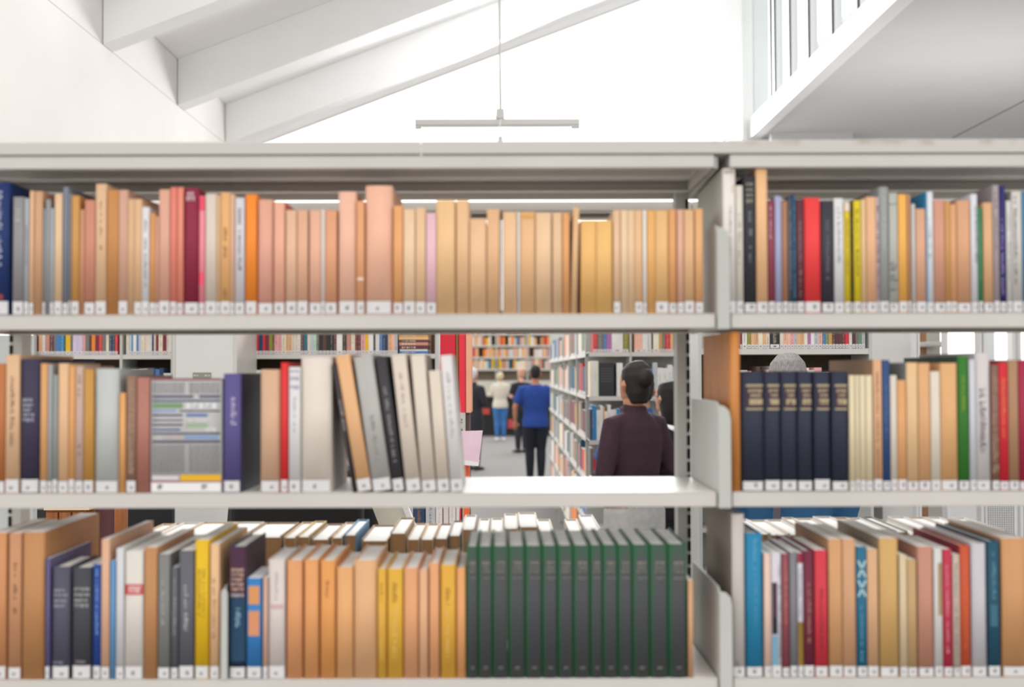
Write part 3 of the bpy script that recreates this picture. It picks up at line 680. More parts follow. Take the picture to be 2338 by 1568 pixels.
edge = MTH('ADD', edge, MR(ns.outputs[0], 0.4, 0.7, -0.12, 0.15))
edge = MR(edge, 0.1, 0.9, 0, 1)
mx = n.nodes.new('ShaderNodeMix'); mx.data_type = 'RGBA'; n.links.new(edge, mx.inputs[0])
mx.inputs[6].default_value = (*rgb('#47484c'), 1); mx.inputs[7].default_value = (*rgb('#2a5c3c'), 1)
n.links.new(mx.outputs[2], b.inputs['Base Color'])
ge = [(1065, 1088), (1092, 1121), (1125, 1157), (1161, 1196), (1200, 1234), (1239, 1271), (1274, 1307), (1310, 1344), (1349, 1373), (1377, 1408), (1412, 1441), (1445, 1480), (1485, 1523), (1527, 1570)]
for i, (a, b2) in enumerate(ge):
    nmn = 'worn dark green' if i < 13 else 'greenest wide cloth'
    mk = [('g', '#8a8a78', 1282, 1290, .3, .85), ('g', '#8a8a78', 1294, 1298, .3, .85), ('g', '#7a7a6c', 1302, 1308, .25, .9), ('g', '#7a7a6c', 1318, 1323, .3, .9), ('g', '#6f6f6a', 1521, 1528, .4, .7)]
    b2 = ge[i + 1][0] - 1 if i < 13 else b2
    R3.append((a, b2, 1248 - i * 0.4, '#2f4f3a', nmn, D(sticker=0, hard=True, wear=GW, marks=mk, depth=.21)))
R3.append((1572, 1584, 1325, '#c89a74', 'thin tan', D(sticker=0)))
row(R3, ZS[2], YK, 'lower left shelf', 'books on the lower shelf of the left bay')
R3R = [
 (1673, 1702, 1174, '#c0b9b4', 'tall grey-white', D(hard=True, depth=.25, sticker='A', cover2='#8d8074', marks=[('v', '#55505a', 1508, 1528, .3, .5)])),
 (1705, 1743, 1218, '#1f7fa8', 'bright blue', D(hard=True, depth=.2, marks=[('v', '#7ac0dc', 1232, 1300, .45, .65), ('v', '#60a8c8', 1310, 1430, .5, .65)])),
 (1746, 1762, 1264, '#e0bfb0', 'pale pink'), (1763, 1785, 1263, '#cfcad2', 'white picture-spined', D(marks=[('r', '#4a2c3c', 1330, 1410, .05, .6), ('r', '#15141c', 1410, 1448, .05, .6), ('r', '#6fa4c0', 1452, 1520, .05, .6), ('v', '#5a5a68', 1290, 1500, .75, .95)])),
 (1787, 1803, 1264, '#8a4450', 'plum orange-lettered', D(marks=[('v', '#e0906c', 1280, 1425, .4, .7)])), (1805, 1821, 1260, '#7b7a80', 'grey'),
 (1823, 1835, 1262, '#c9c6cf', 'thin white and ochre', D(marks=[('r', '#9c2440', 1262, 1285, 0, 1), ('v', '#5a5a78', 1290, 1410, .3, .7), ('r', '#8a6a1c', 1420, 1520, 0, 1)])),
 (1836, 1860, 1258, '#6c2236', 'dark maroon', D(hard=True, depth=.2, marks=[('v', '#c08a78', 1330, 1470, .4, .7)])), (1862, 1891, 1256, '#cc3240', 'red', D(marks=[('v', '#8a1c30', 1345, 1500, .4, .65)])),
 (1894, 1925, 1231, '#cc9868', 'tall tan', D(depth=.23, cover2='#a8805a')), (1926, 1956, 1231, '#cc9a74', 'rose-tan', D(depth=.2)),
 (1958, 1981, 1248, '#1c6685', 'teal cross-marked', D(depth=.18, marks=[('x', '#b8dce4', 1280, 1318, .15, .9), ('x', '#b8dce4', 1325, 1362, .15, .9), ('v', '#7ab0c4', 1380, 1510, .35, .6)])),
 (1982, 2007, 1254, '#d0a47c', 'tan'), (2010, 2053, 1229, '#caa062', 'wide ochre', D(depth=.25, cover2='#8f8066')), (2056, 2073, 1267, '#d3bd9a', 'cream'),
 (2074, 2095, 1277, '#bd9a6c', 'short tan-brown'), (2098, 2133, 1248, '#bd8670', 'rose-brown', D(depth=.22)), (2135, 2154, 1253, '#cfcdca', 'white tan-striped', D(marks=[('r', '#b08c60', 1285, 1405, .5, .95)])),
 (2156, 2176, 1254, '#b82a44', 'crimson', D(marks=[('v', '#e8a0b0', 1290, 1490, .3, .6)])), (2178, 2194, 1266, '#c1aea0', 'grey-beige', D(marks=[('v', '#5a4a44', 1280, 1500, .35, .65)])),
 (2195, 2218, 1246, '#c4502c', 'orange-red', D(hard=True, depth=.23, cover2='#861c2c', marks=[('v', '#e08a50', 1300, 1480, .45, .6)])), (2221, 2255, 1241, '#c3bfc4', 'light grey', D(hard=True, depth=.23)),
 (2258, 2286, 1236, '#184c62', 'dark teal', D(hard=True, depth=.24, cover2='#0e2440', marks=[('v', '#6aa4b8', 1262, 1370, .35, .65), ('r', '#3a6a80', 1380, 1430, .2, .8)])), (2290, 2346, 1229, '#c79160', 'wide light brown', D(depth=.24))]
row(R3R, ZS[2], YK, 'lower right shelf', 'books on the lower shelf of the right bay')

# bookend plate between the tan and the maroon book
be = thing('bookend', 'light grey metal bookend plate between lower shelf books', 'bookend', (PX(512, 2, 1540), YF, ZS[2]))
m = MB(); r_ = 0.012
m.prism([(0, 0.0006), (0, .150), (.004, .158), (.012, .162), (.2, .162), (.2, 0.0006)], lambda u, v, t: (t, u, v), -0.001, 0.001, METAL2)
m.build('plate', be)
m = MB(); m.prism([(-.006, .0004), (.006, .0004), (.006, .15), (.003, .158), (-.003, .158), (-.006, .15)], lambda u, v, t: (u, t, v), -0.002, 0.0, METAL2); m.build('front_flange', be, bevel=0.001)

# rear-side books of the lower level: page edges face us
RE = [(300, 331, 1228, 'tan'), (333, 352, 1226, 'beige'), (354, 399, 1224, 'white'), (404, 486, 1222, 'wide tan'), (488, 556, 1222, 'cream'), (559, 643, 1223, 'widest brown'), (648, 677, 1224, 'tan'), (679, 708, 1222, 'ochre'),
      (711, 752, 1228, 'dark brown'), (757, 783, 1224, 'tan'), (786, 815, 1218, 'grey-blue'), (826, 887, 1231, 'wide brown'), (891, 928, 1214, 'tall brown'), (930, 959, 1228, 'tan'), (961, 991, 1228, 'tan'), (993, 1023, 1226, 'dark brown'),
      (1025, 1053, 1219, 'grey'), (1055, 1084, 1205, 'tall cream'), (1090, 1116, 1215, 'cream'), (1120, 1149, 1214, 'cream'), (1152, 1184, 1203, 'raised cream'), (1186, 1230, 1199, 'tallest wide cream'), (1233, 1266, 1216, 'cream'),
      (1302, 1334, 1217, 'leftward cream'), (1337, 1372, 1206, 'white')]
cols = {'tan': '#d8bea0', 'beige': '#d8c8b8', 'white': '#e0dcd8', 'cream': '#e0d6c8', 'brown': '#b09478', 'ochre': '#c8b080', 'grey-blue': '#6f94b8', 'grey': '#8c8c84'}
def cfor(nm_):
    for k in ('grey-blue', 'grey', 'tan', 'beige', 'white', 'cream', 'brown', 'ochre'):
        if k in nm_: return cols[k]
SHADED_EDGE = mat('#a8835c', 0.85, 0.12, 5, (300, 3, 3), key='shaded_page_edge', k=0.8)  # shade on the rear fore-edges, put into a browner paper colour
def rear_row(lst, where, lean):
    labs = labels([d[3] for d in lst], where)
    for (a, b2, yt, nm_), lb in zip(lst, labs):
        rnd = random.Random(a)
        Yn = 2.40
        xa, xb = P(a, yt, Yn).x, P(b2, yt, Yn).x; zt = P(a, yt, Yn).z
        w = xb - xa - 0.001; dpt = 0.225 + rnd.uniform(-.012, .008); z0 = 1.0855; h = zt - z0
        t = thing('book', lb, 'book', (xa, Yn, z0), 'books on the far side of the lower shelf')
        bt = .0022
        c = MB(); cm = mat(cfor(nm_), 0.6, 0.08, 9, key='book_cover')
        c.box((0, 0, 0), (bt, dpt, h), cm); c.box((w - bt, 0, 0), (w, dpt, h), cm); c.box((bt, dpt - bt, 0), (w - bt, dpt, h), cm); c.build('cover', t)
        pg = MB(); pg.box((bt + .0002, .004, .003), (w - bt - .0002, dpt - bt - .0004, h - .004), PAGE)
        pg.box((bt + .0003, .0035, .003), (w - bt - .0003, .004, h - .0045), SHADED_EDGE)
        pg.build('pages', t)
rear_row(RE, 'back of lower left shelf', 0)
xs = 1718; RR = []
rn = random.Random(5)
nml = ['white', 'cream', 'white', 'beige', 'cream', 'white', 'tan', 'white', 'grey', 'cream', 'white', 'beige', 'white', 'brown', 'white', 'cream', 'white', 'tan', 'white', 'cream', 'white', 'beige']
k = 0
while xs < 2290:
    wd = rn.uniform(28, 46); RR.append((xs, xs + wd, 1213 + rn.uniform(-4, 5), nml[k % len(nml)])); xs += wd + 1.5; k += 1
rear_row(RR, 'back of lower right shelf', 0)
# ------------------------------------------------------------------ background cases
PAL = {'maroon': '#7a2a38', 'tan': '#e0b080', 'white': '#e6e2dd', 'rose': '#c48878', 'plum': '#5c3038', 'brown': '#5a3c30', 'blue': '#4a78b0', 'azure': '#2a8cb8', 'yellow': '#e8b820',
       'black': '#2a2a2c', 'lilac': '#d0c0d8', 'pink': '#e8a8a8', 'grey': '#77726f', 'orange': '#f08828', 'red': '#d03038', 'cream': '#ece0c8', 'navy': '#283c60', 'beige': '#e4d4c4', 'green': '#6a8870',
       'mint': '#b8dcc0', 'peach': '#f0b8a0', 'teal': '#2c6880', 'olive': '#8c8838', 'purple': '#5a4070', 'silver': '#bcc0c4', 'ochre': '#c89850', 'violet': '#b070a8'}
SMB = MB()
CMX = {}
def stuff_book(x0, x1, z0, z1, y, col, depth=0.19):
    cm = mat(PAL[col], 0.6, 0.08, 10, (2, 2, 1), k=0.95, key='cover_' + col); a = x0; b = x1 - .0008; w = b - a
    SMB.box((a, y, z0), (b, y + depth, z1), cm, PAGE)
    SMB.quad([(a + w * .06, y - .0006, z0 + .002), (a + w * .94, y - .0006, z0 + .002), (a + w * .94, y - .0006, z0 + .02), (a + w * .06, y - .0006, z0 + .02)], STK)
    SMB.quad([(a + w * .35, y - .001, z0 + .008), (a + w * .65, y - .001, z0 + .008), (a + w * .65, y - .001, z0 + .013), (a + w * .35, y - .001, z0 + .013)], INK)
    rnd = random.Random(int(x0 * 9999)); h = z1 - z0
    lt = col in ('white', 'cream', 'beige', 'lilac', 'peach', 'pink', 'silver', 'mint', 'tan', 'yellow')
    if rnd.random() < .6:
        im = mat('#6a6460' if lt else '#d8c8a8', 0.6, key='print')
        for p, q, r, t in glyph_rects(h * .1, h * .6, .35, .65, True, rnd): SMB.quad([(a + p * w, y - .0006, z0 + r), (a + q * w, y - .0006, z0 + r), (a + q * w, y - .0006, z0 + t), (a + p * w, y - .0006, z0 + t)], im)
def small_book(x0, x1, z0, z1, y, col, lab, group, depth=0.19, sticker=True, turn=None, tilt=0.0, kind='book'):
    m = MB(); w = x1 - x0 - 0.0008; h = z1 - z0
    cm = mat(PAL[col], 0.6, 0.08, 10, (2, 2, 1), k=0.95, key='cover_' + col)
    m.box((0, 0, 0), (w, depth, h - 0.0015), cm)
    m.box((0.001, 0.002, h - 0.0015), (w - 0.001, depth - 0.001, h), PAGE)
    if sticker:
        m.quad([(w * .06, -.0006, .002), (w * .94, -.0006, .002), (w * .94, -.0006, .02), (w * .06, -.0006, .02)], STK)
        m.quad([(w * .35, -.001, .008), (w * .65, -.001, .008), (w * .65, -.001, .013), (w * .35, -.001, .013)], INK)
    rnd = random.Random(int(x0 * 9999) + int(z0 * 99))
    if rnd.random() < 0.45 and col not in ('white', 'cream', 'beige', 'lilac', 'peach', 'pink', 'silver', 'mint', 'tan'):
        im = mat('#d8c8a8', 0.6, key='print')
        for a, b_, q, r_ in glyph_rects(h * .35, h * .8, .35, .65, True, rnd): m.quad([(a * w, -.0006, q), (b_ * w, -.0006, q), (b_ * w, -.0006, r_), (a * w, -.0006, r_)], im)
    elif rnd.random() < 0.5:
        im = mat('#6a6460', 0.6, key='print')
        for a, b_, q, r_ in glyph_rects(h * .4, h * .75, .4, .62, True, rnd): m.quad([(a * w, -.0006, q), (b_ * w, -.0006, q), (b_ * w, -.0006, r_), (a * w, -.0006, r_)], im)
    o = m.build('book', loc=(x0, y, z0 + 0.0005))
    if turn is not None: o.rotation_euler = (0, 0, turn)
    if tilt: o.rotation_euler = (0, tilt, 0)
    return tag(o, lab, 'book', group)
def small_row(spec, px0, px1, z0, Y, where, group, hmin=0.19, hmax=0.235, tilt=0.0, seed=1, unit_w=None, sticker=True, stuff=False):
    rnd = random.Random(seed)
    names = spec.split(); ws = []
    for i, s_ in enumerate(names):
        q = s_.split(':'); names[i] = q[0]; ws.append(float(q[1]) if len(q) > 1 else rnd.uniform(.8, 1.25))
    x0, x1 = PX(px0, Y), PX(px1, Y); tot = sum(ws); x = x0
    labs = labels(names, where) if not stuff else names
    for n_, w_, l in zip(names, ws, labs):
        d = (x1 - x0) * w_ / tot
        if stuff: stuff_book(x, x + d, z0 + .0005, z0 + rnd.uniform(hmin, hmax), Y, n_); x += d; continue
        small_book(x, x + d, z0, z0 + rnd.uniform(hmin, hmax), Y, n_, l, group, tilt=tilt, sticker=sticker); x += d
def case(label, x0, x1, y, levels, depth=0.28, top=2.02, joints=(), side=True, name='bookcase', group=None, back=(1.45, 1.735)):
    c = thing(name, label, 'bookcase', (x0, y, 0), group)
    L = x1 - x0
    for z in levels:
        m = MB()
        m.box((0, 0, z - 0.027), (L, 0.004, z), METAL); m.box((0, 0.004, z - 0.004), (L, depth, z), METAL); m.box((0, depth - .004, z - 0.027), (L, depth, z), METAL)
        m.build('shelf', c)
    m = MB(); m.box((0, 0, top - 0.03), (L, depth, top), METAL); m.build('top_shelf', c)
    if back: m = MB(); m.box((0, depth + .001, back[0]), (L, depth + .006, back[1]), mat('#4a3c2c', .8, .3, 8, key='dark_gap_backing')); m.build('back', c)  # dark sheet added behind the open shelves so the gaps look dark
    for j in [0, L] + [q - x0 for q in joints]:
        m = MB(); m.box((j - 0.012, -0.003, 0), (j + 0.003, depth, top), METAL2 if j in (0, L) else METAL2); m.build('upright', c)
    return c
LV = [0.25, 0.55, 0.85, 1.1215, 1.446, 1.759]
BYY = 6.8
# left case behind the left part of the front shelves
xa, xb = PX(80, BYY), PX(395, BYY)
case('white library bookcase with two bays at the far left', xa, xb, BYY, LV[3:], joints=(PX(278, BYY),), group='white bookcases beyond the front shelves')
G1 = 'books in the bookcases beyond the front shelves'
small_row('maroon:.6 tan:1.2 white rose:1.5 plum:1.4 grey:.7 blue:1.5 azure:1.2 black:.5 yellow:1.6 grey:.8 lilac:1.5 lilac:1.6 pink:1 grey:1.3 brown:.8 orange:.6 orange:.6 maroon:1.2 red:1.1 grey:1.3 cream:.9 navy:1.1 navy:.9 red:1',
          84, 269, LV[5], BYY, 'far left bookcase, left bay', G1, stuff=True, tilt=0.0, seed=3)
small_row('cream:.7 silver:1.2 azure:.5 white:1.2 blue:.7 silver:1 cream:.9 beige:.8 beige:1 white:1 navy:.7 beige:.7 maroon:1 cream:1.4 maroon:1.4 beige:.9 white:.9', 288, 392, LV[5], BYY, 'far left bookcase, right bay', G1, stuff=True, seed=4)
small_row('white:2 beige:1 cream:1 navy:2 blue:1 navy:1 white:2', 300, 392, LV[4], BYY, 'lower shelf of far left bookcase', G1, stuff=True, hmin=.2, hmax=.235, seed=5)
# range end panel with its sign plate
EP = thing('end_panel', 'pale grey end panel of a bookcase range with small sign', 'panel', (PX(400, 6.3), 6.3, 0), None)
m = MB(); m.box((0, 0, 0), (PX(533, 6.3) - PX(400, 6.3), 0.03, 2.08), mat('#d2d1ce', 0.6, 0.02, 4, key='end_panel_paint', k=0.86)); m.build('panel', EP, bevel=0.003)
m = MB(); m.box((-0.012, -0.002, 0), (0, 0.03, 2.09), METAL); m.build('edge_strip', EP)
m = MB(); m.box((PX(533, 6.3) - PX(400, 6.3), -0.002, 0), (PX(541, 6.3) - PX(400, 6.3), 0.5, 2.09), METAL); m.build('edge_strip', EP)
sg = MB(); a, b2 = P(441, 868, 6.3), P(482, 850, 6.3); ox = PX(400, 6.3)
sg.box((a.x - ox, -0.006, a.z), (b2.x - ox, 0.0, b2.z), mat('#8f9284', 0.5, key='sign_plate'))
for f0, f1 in ((.06, .3), (.66, .95)):
    for q0, q1, z_0, z_1 in glyph_rects(b2.z - 0.021, b2.z - 0.013, f0, f1, False, random.Random(3)):
        ww = b2.x - a.x; sg.quad([(a.x - ox + q0 * ww, -.0065, z_0), (a.x - ox + q1 * ww, -.0065, z_0), (a.x - ox + q1 * ww, -.0065, z_1), (a.x - ox + q0 * ww, -.0065, z_1)], mat('#e8e8e0', key='sign_text'))
sg.build('sign', EP)
# second case
xa, xb = PX(548, BYY), PX(998, BYY)
case('white library bookcase in the middle distance left of red board', xa, xb, BYY, LV[4:], joints=(PX(563, BYY),), group='white bookcases beyond the front shelves')
small_row('maroon:.5 olive:.5 silver:.5 red:1.3 navy:1.1 red:.7 maroon:1 olive:1 brown:.5 pink:.9 pink:1.1 cream:1.1 tan:.8 tan:.8 beige:.9 beige:.9 white:.6 brown:.9 teal:1 cream:.6 silver:1 mint:.8 grey:.7 black:1 brown:1 black:.9 black:1.1 plum:.8 white:1.6 black:1.1 rose:1.3 cream:1 maroon:.8 brown:.8 pink:1.2 yellow:.9 white:1.3 black:.6 white:1 blue:.9 navy:.9 navy:.6 tan:.9 peach:.9 silver:.8',
          567, 908, LV[5], BYY, 'top of middle-distance bookcase', G1, stuff=True, seed=6)
small_row('tan:.6 white:1 beige:.8 white:1 white:1.2 beige:1 cream:1.4 black:.8 navy:.8 navy:.8 white:1 red:1', 548, 665, LV[4], BYY, 'lower shelf of middle-distance bookcase', G1, stuff=True, seed=7, hmin=.2, hmax=.235)
stk = [('blue', .017), ('white', .009), ('plum', .024), ('rose', .018), ('brown', .016), ('tan', .016), ('ochre', .014), ('grey', .012)]
z = LV[5] + .001; labs = labels([s_[0] for s_ in stk], 'flat stack, middle-distance bookcase')
a, b2 = PX(911, BYY), PX(978, BYY)
for (cn, t_), l in zip(stk, [x.replace('from the left', 'from the bottom').replace('right of', 'above').replace('left of', 'below') for x in labs]):
    m = MB(); rn = random.Random(int(t_ * 1e5)); e = rn.uniform(0, .012)
    m.box((0, 0, 0), (b2 - a - e, .2, t_ - .0008), mat(PAL[cn], 0.6, 0.06, 9, k=.85, key='cover_' + cn))
    for q0, q1, z0_, z1_ in glyph_rects(t_ * .3, t_ * .65, .1, .6, False, rn): m.quad([(q0 * .17, -.0006, z0_), (q1 * .17, -.0006, z0_), (q1 * .17, -.0006, z1_), (q0 * .17, -.0006, z1_)], mat('#e0d4c0', key='print'))
    tag(m.build('book', loc=(a + e / 2, BYY, z)), l, 'book', 'books lying flat in a stack'); z += t_
# right case
RY = 5.4
case('white library bookcase behind the person with grey hair', PX(1600, RY), PX(1990, RY), RY, [1.446, LV[5]], group='white bookcases beyond the front shelves')
small_row('maroon:.6 white:1.2 olive:1 tan:1 tan:.9 cream:1.1 tan:.8 beige:.9 black:2.6 beige:.9 peach:1 peach:.8 pink:.9 silver:.7 tan:1 tan:.8 cream:.9 violet:.8 white:.9 silver:1 peach:1 blue:.7 green:.9 ochre:.9 brown:.8 plum:.9 brown:.8 maroon:.8 red:1 white:.7 plum:.9 grey:.7 green:.9 silver:.8',
          1690, 1976, LV[5], RY, 'right-hand far bookcase', G1, stuff=True, seed=8)
small_row('white:1.2 tan:.7 orange:.8 brown:.7 maroon:1 peach:.6 silver:1 grey:.8 white:1.2 beige:.9 red:.7 silver:1 cream:1 white:.9 pink:1.2 peach:.9 beige:1 plum:.6', 1690, 1910, 1.446, RY, 'lower shelf, right-hand far bookcase', G1, stuff=True, seed=9)

# end-of-range case with red board, bottom shelf books
CYY = 5.6
case('white bookcase end with red upright binders beside the aisle', PX(920, CYY), PX(1061, CYY), CYY, [0.75, 1.40], top=1.452, back=(.76, 1.37))
def flat_thing(name, lab, cat, px0, px1, py0, py1, Y, col, d=0.04, k=.85, bev=.002, group=None):
    a, b_ = P(px0, py1, Y), P(px1, py0, Y)
    m = MB(); m.box((0, 0, 0), (b_.x - a.x, d, b_.z - a.z), mat(col, .6, .04, 6, k=k, key=name)); o = m.build(name, bevel=bev, loc=(a.x, Y, a.z)); return tag(o, lab, cat, group)
z0 = 1.452; 
for px0, px1, hx, nm_, lb in ((1005, 1040, '#cf1830', 'binder', 'wide red binder standing beside the aisle, left of the gold-edged strip'), (1041, 1047, '#8a5a28', 'folder', 'thin gold-brown folder between the two red binders'), (1048, 1063, '#e22a3c', 'binder', 'narrow red binder standing right of the gold-brown folder'), (1064, 1076, '#f0a888', 'folder', 'thin peach folder at the right end of the red binders')):
    a = P(px0, 845, CYY).x; b_ = P(px1, 845, CYY).x
    m = MB(); m.box((0, 0, 0), (b_ - a - .001, .26, .40), mat(hx, .5, .06, 8, k=.9, key='binder_board')); m.box((.003, .003, .40), (b_ - a - .004, .25, .401), PAGE)
    tag(m.build(nm_, bevel=.002, loc=(a, CYY, z0)), lb, 'binder', None)
lx = [(935, 943, 'silver', 'slim grey'), (944, 970, 'navy', 'navy gold-lettered'), (972, 994, 'silver', 'silver dark-lettered'), (995, 1010, 'white', 'white'), (1012, 1024, 'red', 'red and white'), (1025, 1040, 'white', 'white slim'), (1041, 1053, 'red', 'red diagonal-marked')]
for (p0, p1, cn, _), l in zip(lx, labels([q[3] for q in lx], 'lower shelf beside the aisle')):
    a, b_ = PX(p0, CYY), PX(p1, CYY)
    m = MB(); w = b_ - a - .001; h = .40 + (p0 % 7) * .004
    m.box((0, 0, 0), (w, .22, h), mat(PAL[cn], .6, .05, 8, k=.85, key='cover_' + cn)); m.box((.002, .002, h), (w - .002, .215, h + .001), PAGE)
    ic = {'navy': '#b88848', 'silver': '#50504c', 'red': '#f0e8e4', 'white': '#c8b8b4'}[cn]
    for q0, q1, z0_, z1_ in glyph_rects(h * .3, h * .8, .35, .65, True, random.Random(p0)): m.quad([(q0 * w, -.0006, z0_), (q1 * w, -.0006, z0_), (q1 * w, -.0006, z1_), (q0 * w, -.0006, z1_)], mat(ic, key='print'))
    if 'and' in _ : m.quad([(0, -.0008, h * .3), (w, -.0008, h * .3), (w, -.0008, h * .72), (0, -.0008, h * .72)], mat('#e8e4e0', key='print'))
    if 'diagonal' in _: m.quad([(0, -.0008, 0), (w * .3, -.0008, 0), (w, -.0008, h), (0, -.0008, h)], mat('#ece8e6', key='print'))
    tag(m.build('book', loc=(a, CYY, .751)), l, 'book', 'tall books on the lower shelf beside the aisle')
m = MB(); a, b_ = P(1052, 1055, 5.2), P(1102, 983, 5.2)
w, h = b_.x - a.x, b_.z - a.z
m.prism([(0, 0.012), (w * .82, 0.0), (w, h), (0, h * .98)], lambda u, v, t: (u, t, v), 0, .012, mat('#f2c4d2', .7, .1, 7, k=.86, key='pink_paper'))
m.prism([(0, -.012), (w * .80, -.018), (w * .82, 0.0), (0, 0.012)], lambda u, v, t: (u, t, v), 0, .14, PAGE)
tag(m.build('brochure', loc=(a.x, 5.2, a.z)), 'pale pink brochure with cream edge leaning out beside the aisle', 'brochure')
m = MB(); a, b_ = P(1058, 1180, 5.3), P(1070, 1052, 5.3); m.box((0, 0, 0), (b_.x - a.x, .2, b_.z - a.z), mat('#ee6a3c', .6, k=.9, key='orange_board')); tag(m.build('folder', loc=(a.x, 5.3, a.z)), 'bright orange folder standing below the pink brochure', 'folder')
m = MB(); a, b_ = P(1063, 1210, 5.62), P(1070, 845, 5.62); m.box((0, 0, 0), (b_.x - a.x, .26, 1.46), mat('#5c4640', .6, key='brown_edge')); tag(m.build('side_board', loc=(a.x + .002, 5.62, 0)), 'dark brown board edge at the aisle end of the bookcase', 'board')

# things seen in the slot under the middle shelf, left
WD = wood('#a8642c', '#84481c')
wc = thing('wooden_cabinet', 'orange-brown wooden cabinet with pale top at the lower left', 'cabinet', (PX(108, 4.6), 4.6, 0))
m = MB(); a, b_ = P(110, 1163, 4.6), P(200, 1163, 4.6); W_ = b_.x - a.x; H_ = a.z; m.box((0, 0, 0), (W_, .45, H_), WD); m.build('body', wc)
for k_ in range(3):
    m = MB(); m.box((W_ * k_ / 3 + .003, -.012, .05), (W_ * (k_ + 1) / 3 - .003, 0, H_ - .01), WD); m.build('door', wc, bevel=.002)
m = MB(); m.box((-.003, -.02, H_), (W_ + .02, .46, H_ + .012), mat('#e8c8a0', .5, k=.85, key='pale_worktop')); m.build('top', wc)
wp = thing('wooden_pillar', 'orange-brown wooden pillar pair with plum panel beside the cabinet', 'pillar', (PX(200, 4.65), 4.65, 0))
for p0, p1, mt in ((200, 218, WD), (263, 285, WD)):
    m = MB(); m.box((PX(p0, 4.65) - PX(200, 4.65), 0, 0), (PX(p1, 4.65) - PX(200, 4.65), .05, 1.35), mt); m.build('post', wp)
m = MB(); m.box((PX(218, 4.65) - PX(200, 4.65), .01, 0), (PX(263, 4.65) - PX(200, 4.65), .04, 1.33), mat('#5c3434', .6, key='plum_board')); m.build('panel', wp)
flat_thing('speckled_box', 'black speckled box left of the wooden cabinet', 'box', 82, 107, 1160, 1480, 5.1, '#1c1c1e', .3)
flat_thing('end_panel', 'pale grey panel at the far left edge beyond the shelf post', 'panel', -90, 78, 765, 1476, 6.75, '#b9bcba', .04)
o = flat_thing('dark_screen', 'black flat screen panel right of the wooden pillar', 'screen', 286, 393, 1100, 1576, 5.9, '#0b0d14', .05)

# right background: grey wall, wood niche, windows
WY = 8.0
w = MB(); w.box((PX(1905, WY), WY, 0), (PX(2090, WY), WY + .12, 2.6), mat('#e0dfdc', .7, .02, 3, k=.9, key='grey_wall')); tag(w.build('wall_right'), kind='structure')
w = MB()
for p0, p1 in ((2090, 2094), (2096, 2101), (2160, 2165), (2237, 2243), (2246, 2252), (2312, 2318), (2326, 2332), (2390, 2400)):
    w.box((PX(p0, 7.6), 7.6, 0), (PX(p1, 7.6), 7.68, 2.7), FR)
w.box((PX(2165, 7.6), 7.6, .85), (PX(2400, 7.6), 7.66, .93), FR)
tag(w.build('window_4'), kind='structure')
nw = thing('wall_niche', 'wood-backed niche with one white shelf beside the window', 'niche', (PX(2101, 7.9), 7.9, 0))
ox = PX(2101, 7.9)
m = MB(); m.box((0, .1, 0), (PX(2128, 7.9) - ox, .12, 2.6), wood('#a87c58', '#8c6444')); m.build('wood_panel', nw)
m = MB(); m.box((PX(2128, 7.9) - ox, .1, 0), (PX(2160, 7.9) - ox, .12, 2.6), mat('#bdb8b0', .6, key='niche_side')); m.build('side_panel', nw)
m = MB(); m.box((0, -.1, PZ(794, 7.8)), (PX(2148, 7.8) - PX(2101, 7.8), .1, PZ(782, 7.8)), METAL); m.build('shelf', nw, bevel=.012)
m = MB(); m.box((0, 0, 0), (PX(2272, 12) - PX(2250, 12), .05, 3), mat('#e6e9ee', .6, k=.9, key='blue_grey_blind')); tag(m.build('blind', loc=(PX(2250, 12), 12, 0)), 'pale blue-grey blind strip beside the bright window', 'blind')
m = MB(); m.box((0, 0, 0), (PX(2240, 9) - PX(2163, 9), .04, 1.25), mat('#f8f8fb', .6, k=.9, key='window_white_panel')); tag(m.build('window_white_panel', loc=(PX(2163, 9), 9, 0)), 'low white panel added for the window brightness beside the niche', 'board')  # added panel, its white stands in for the bright window
pr = thing('perforated_panel', 'white perforated metal panel under the right window', 'panel', (PX(2250, 7.0), 7.0, 0))
m = MB(); W_ = PX(2312, 7) - PX(2250, 7); H_ = PZ(1150, 7); m.box((0, 0, 0), (W_, .01, H_), mat('#eeeef2', .5, k=.9, key='perforated_sheet'))
hm = mat('#5a5a62', .9, key='hole')
for i in range(12):
    for j in range(60):
        cx_, cz_ = (i + .5) * W_ / 12, (j + .5) * H_ / 60; m.quad([(cx_ - .0035, -.001, cz_ - .005), (cx_ + .0035, -.001, cz_ - .005), (cx_ + .0035, -.001, cz_ + .005), (cx_ - .0035, -.001, cz_ + .005)], hm)
m.build('sheet', pr)
dk = MB(); dk.box((PX(1995, 7.9), 7.9, 0), (PX(2012, 7.9), 7.95, 1.35), mat('#6f6c68', .8, key='reveal')); tag(dk.build('trim_7'), kind='structure')

# ------------------------------------------------------------------ aisle range on the right
AX0, AY0 = PX(1345, 8.0), 8.0
ar = thing('bookcase', 'long white bookcase range running down the right side of the aisle', 'bookcase', (AX0, AY0, 0))
RL = 7.0
lv = [.25, .55, .862, 1.167, 1.475, 1.785]
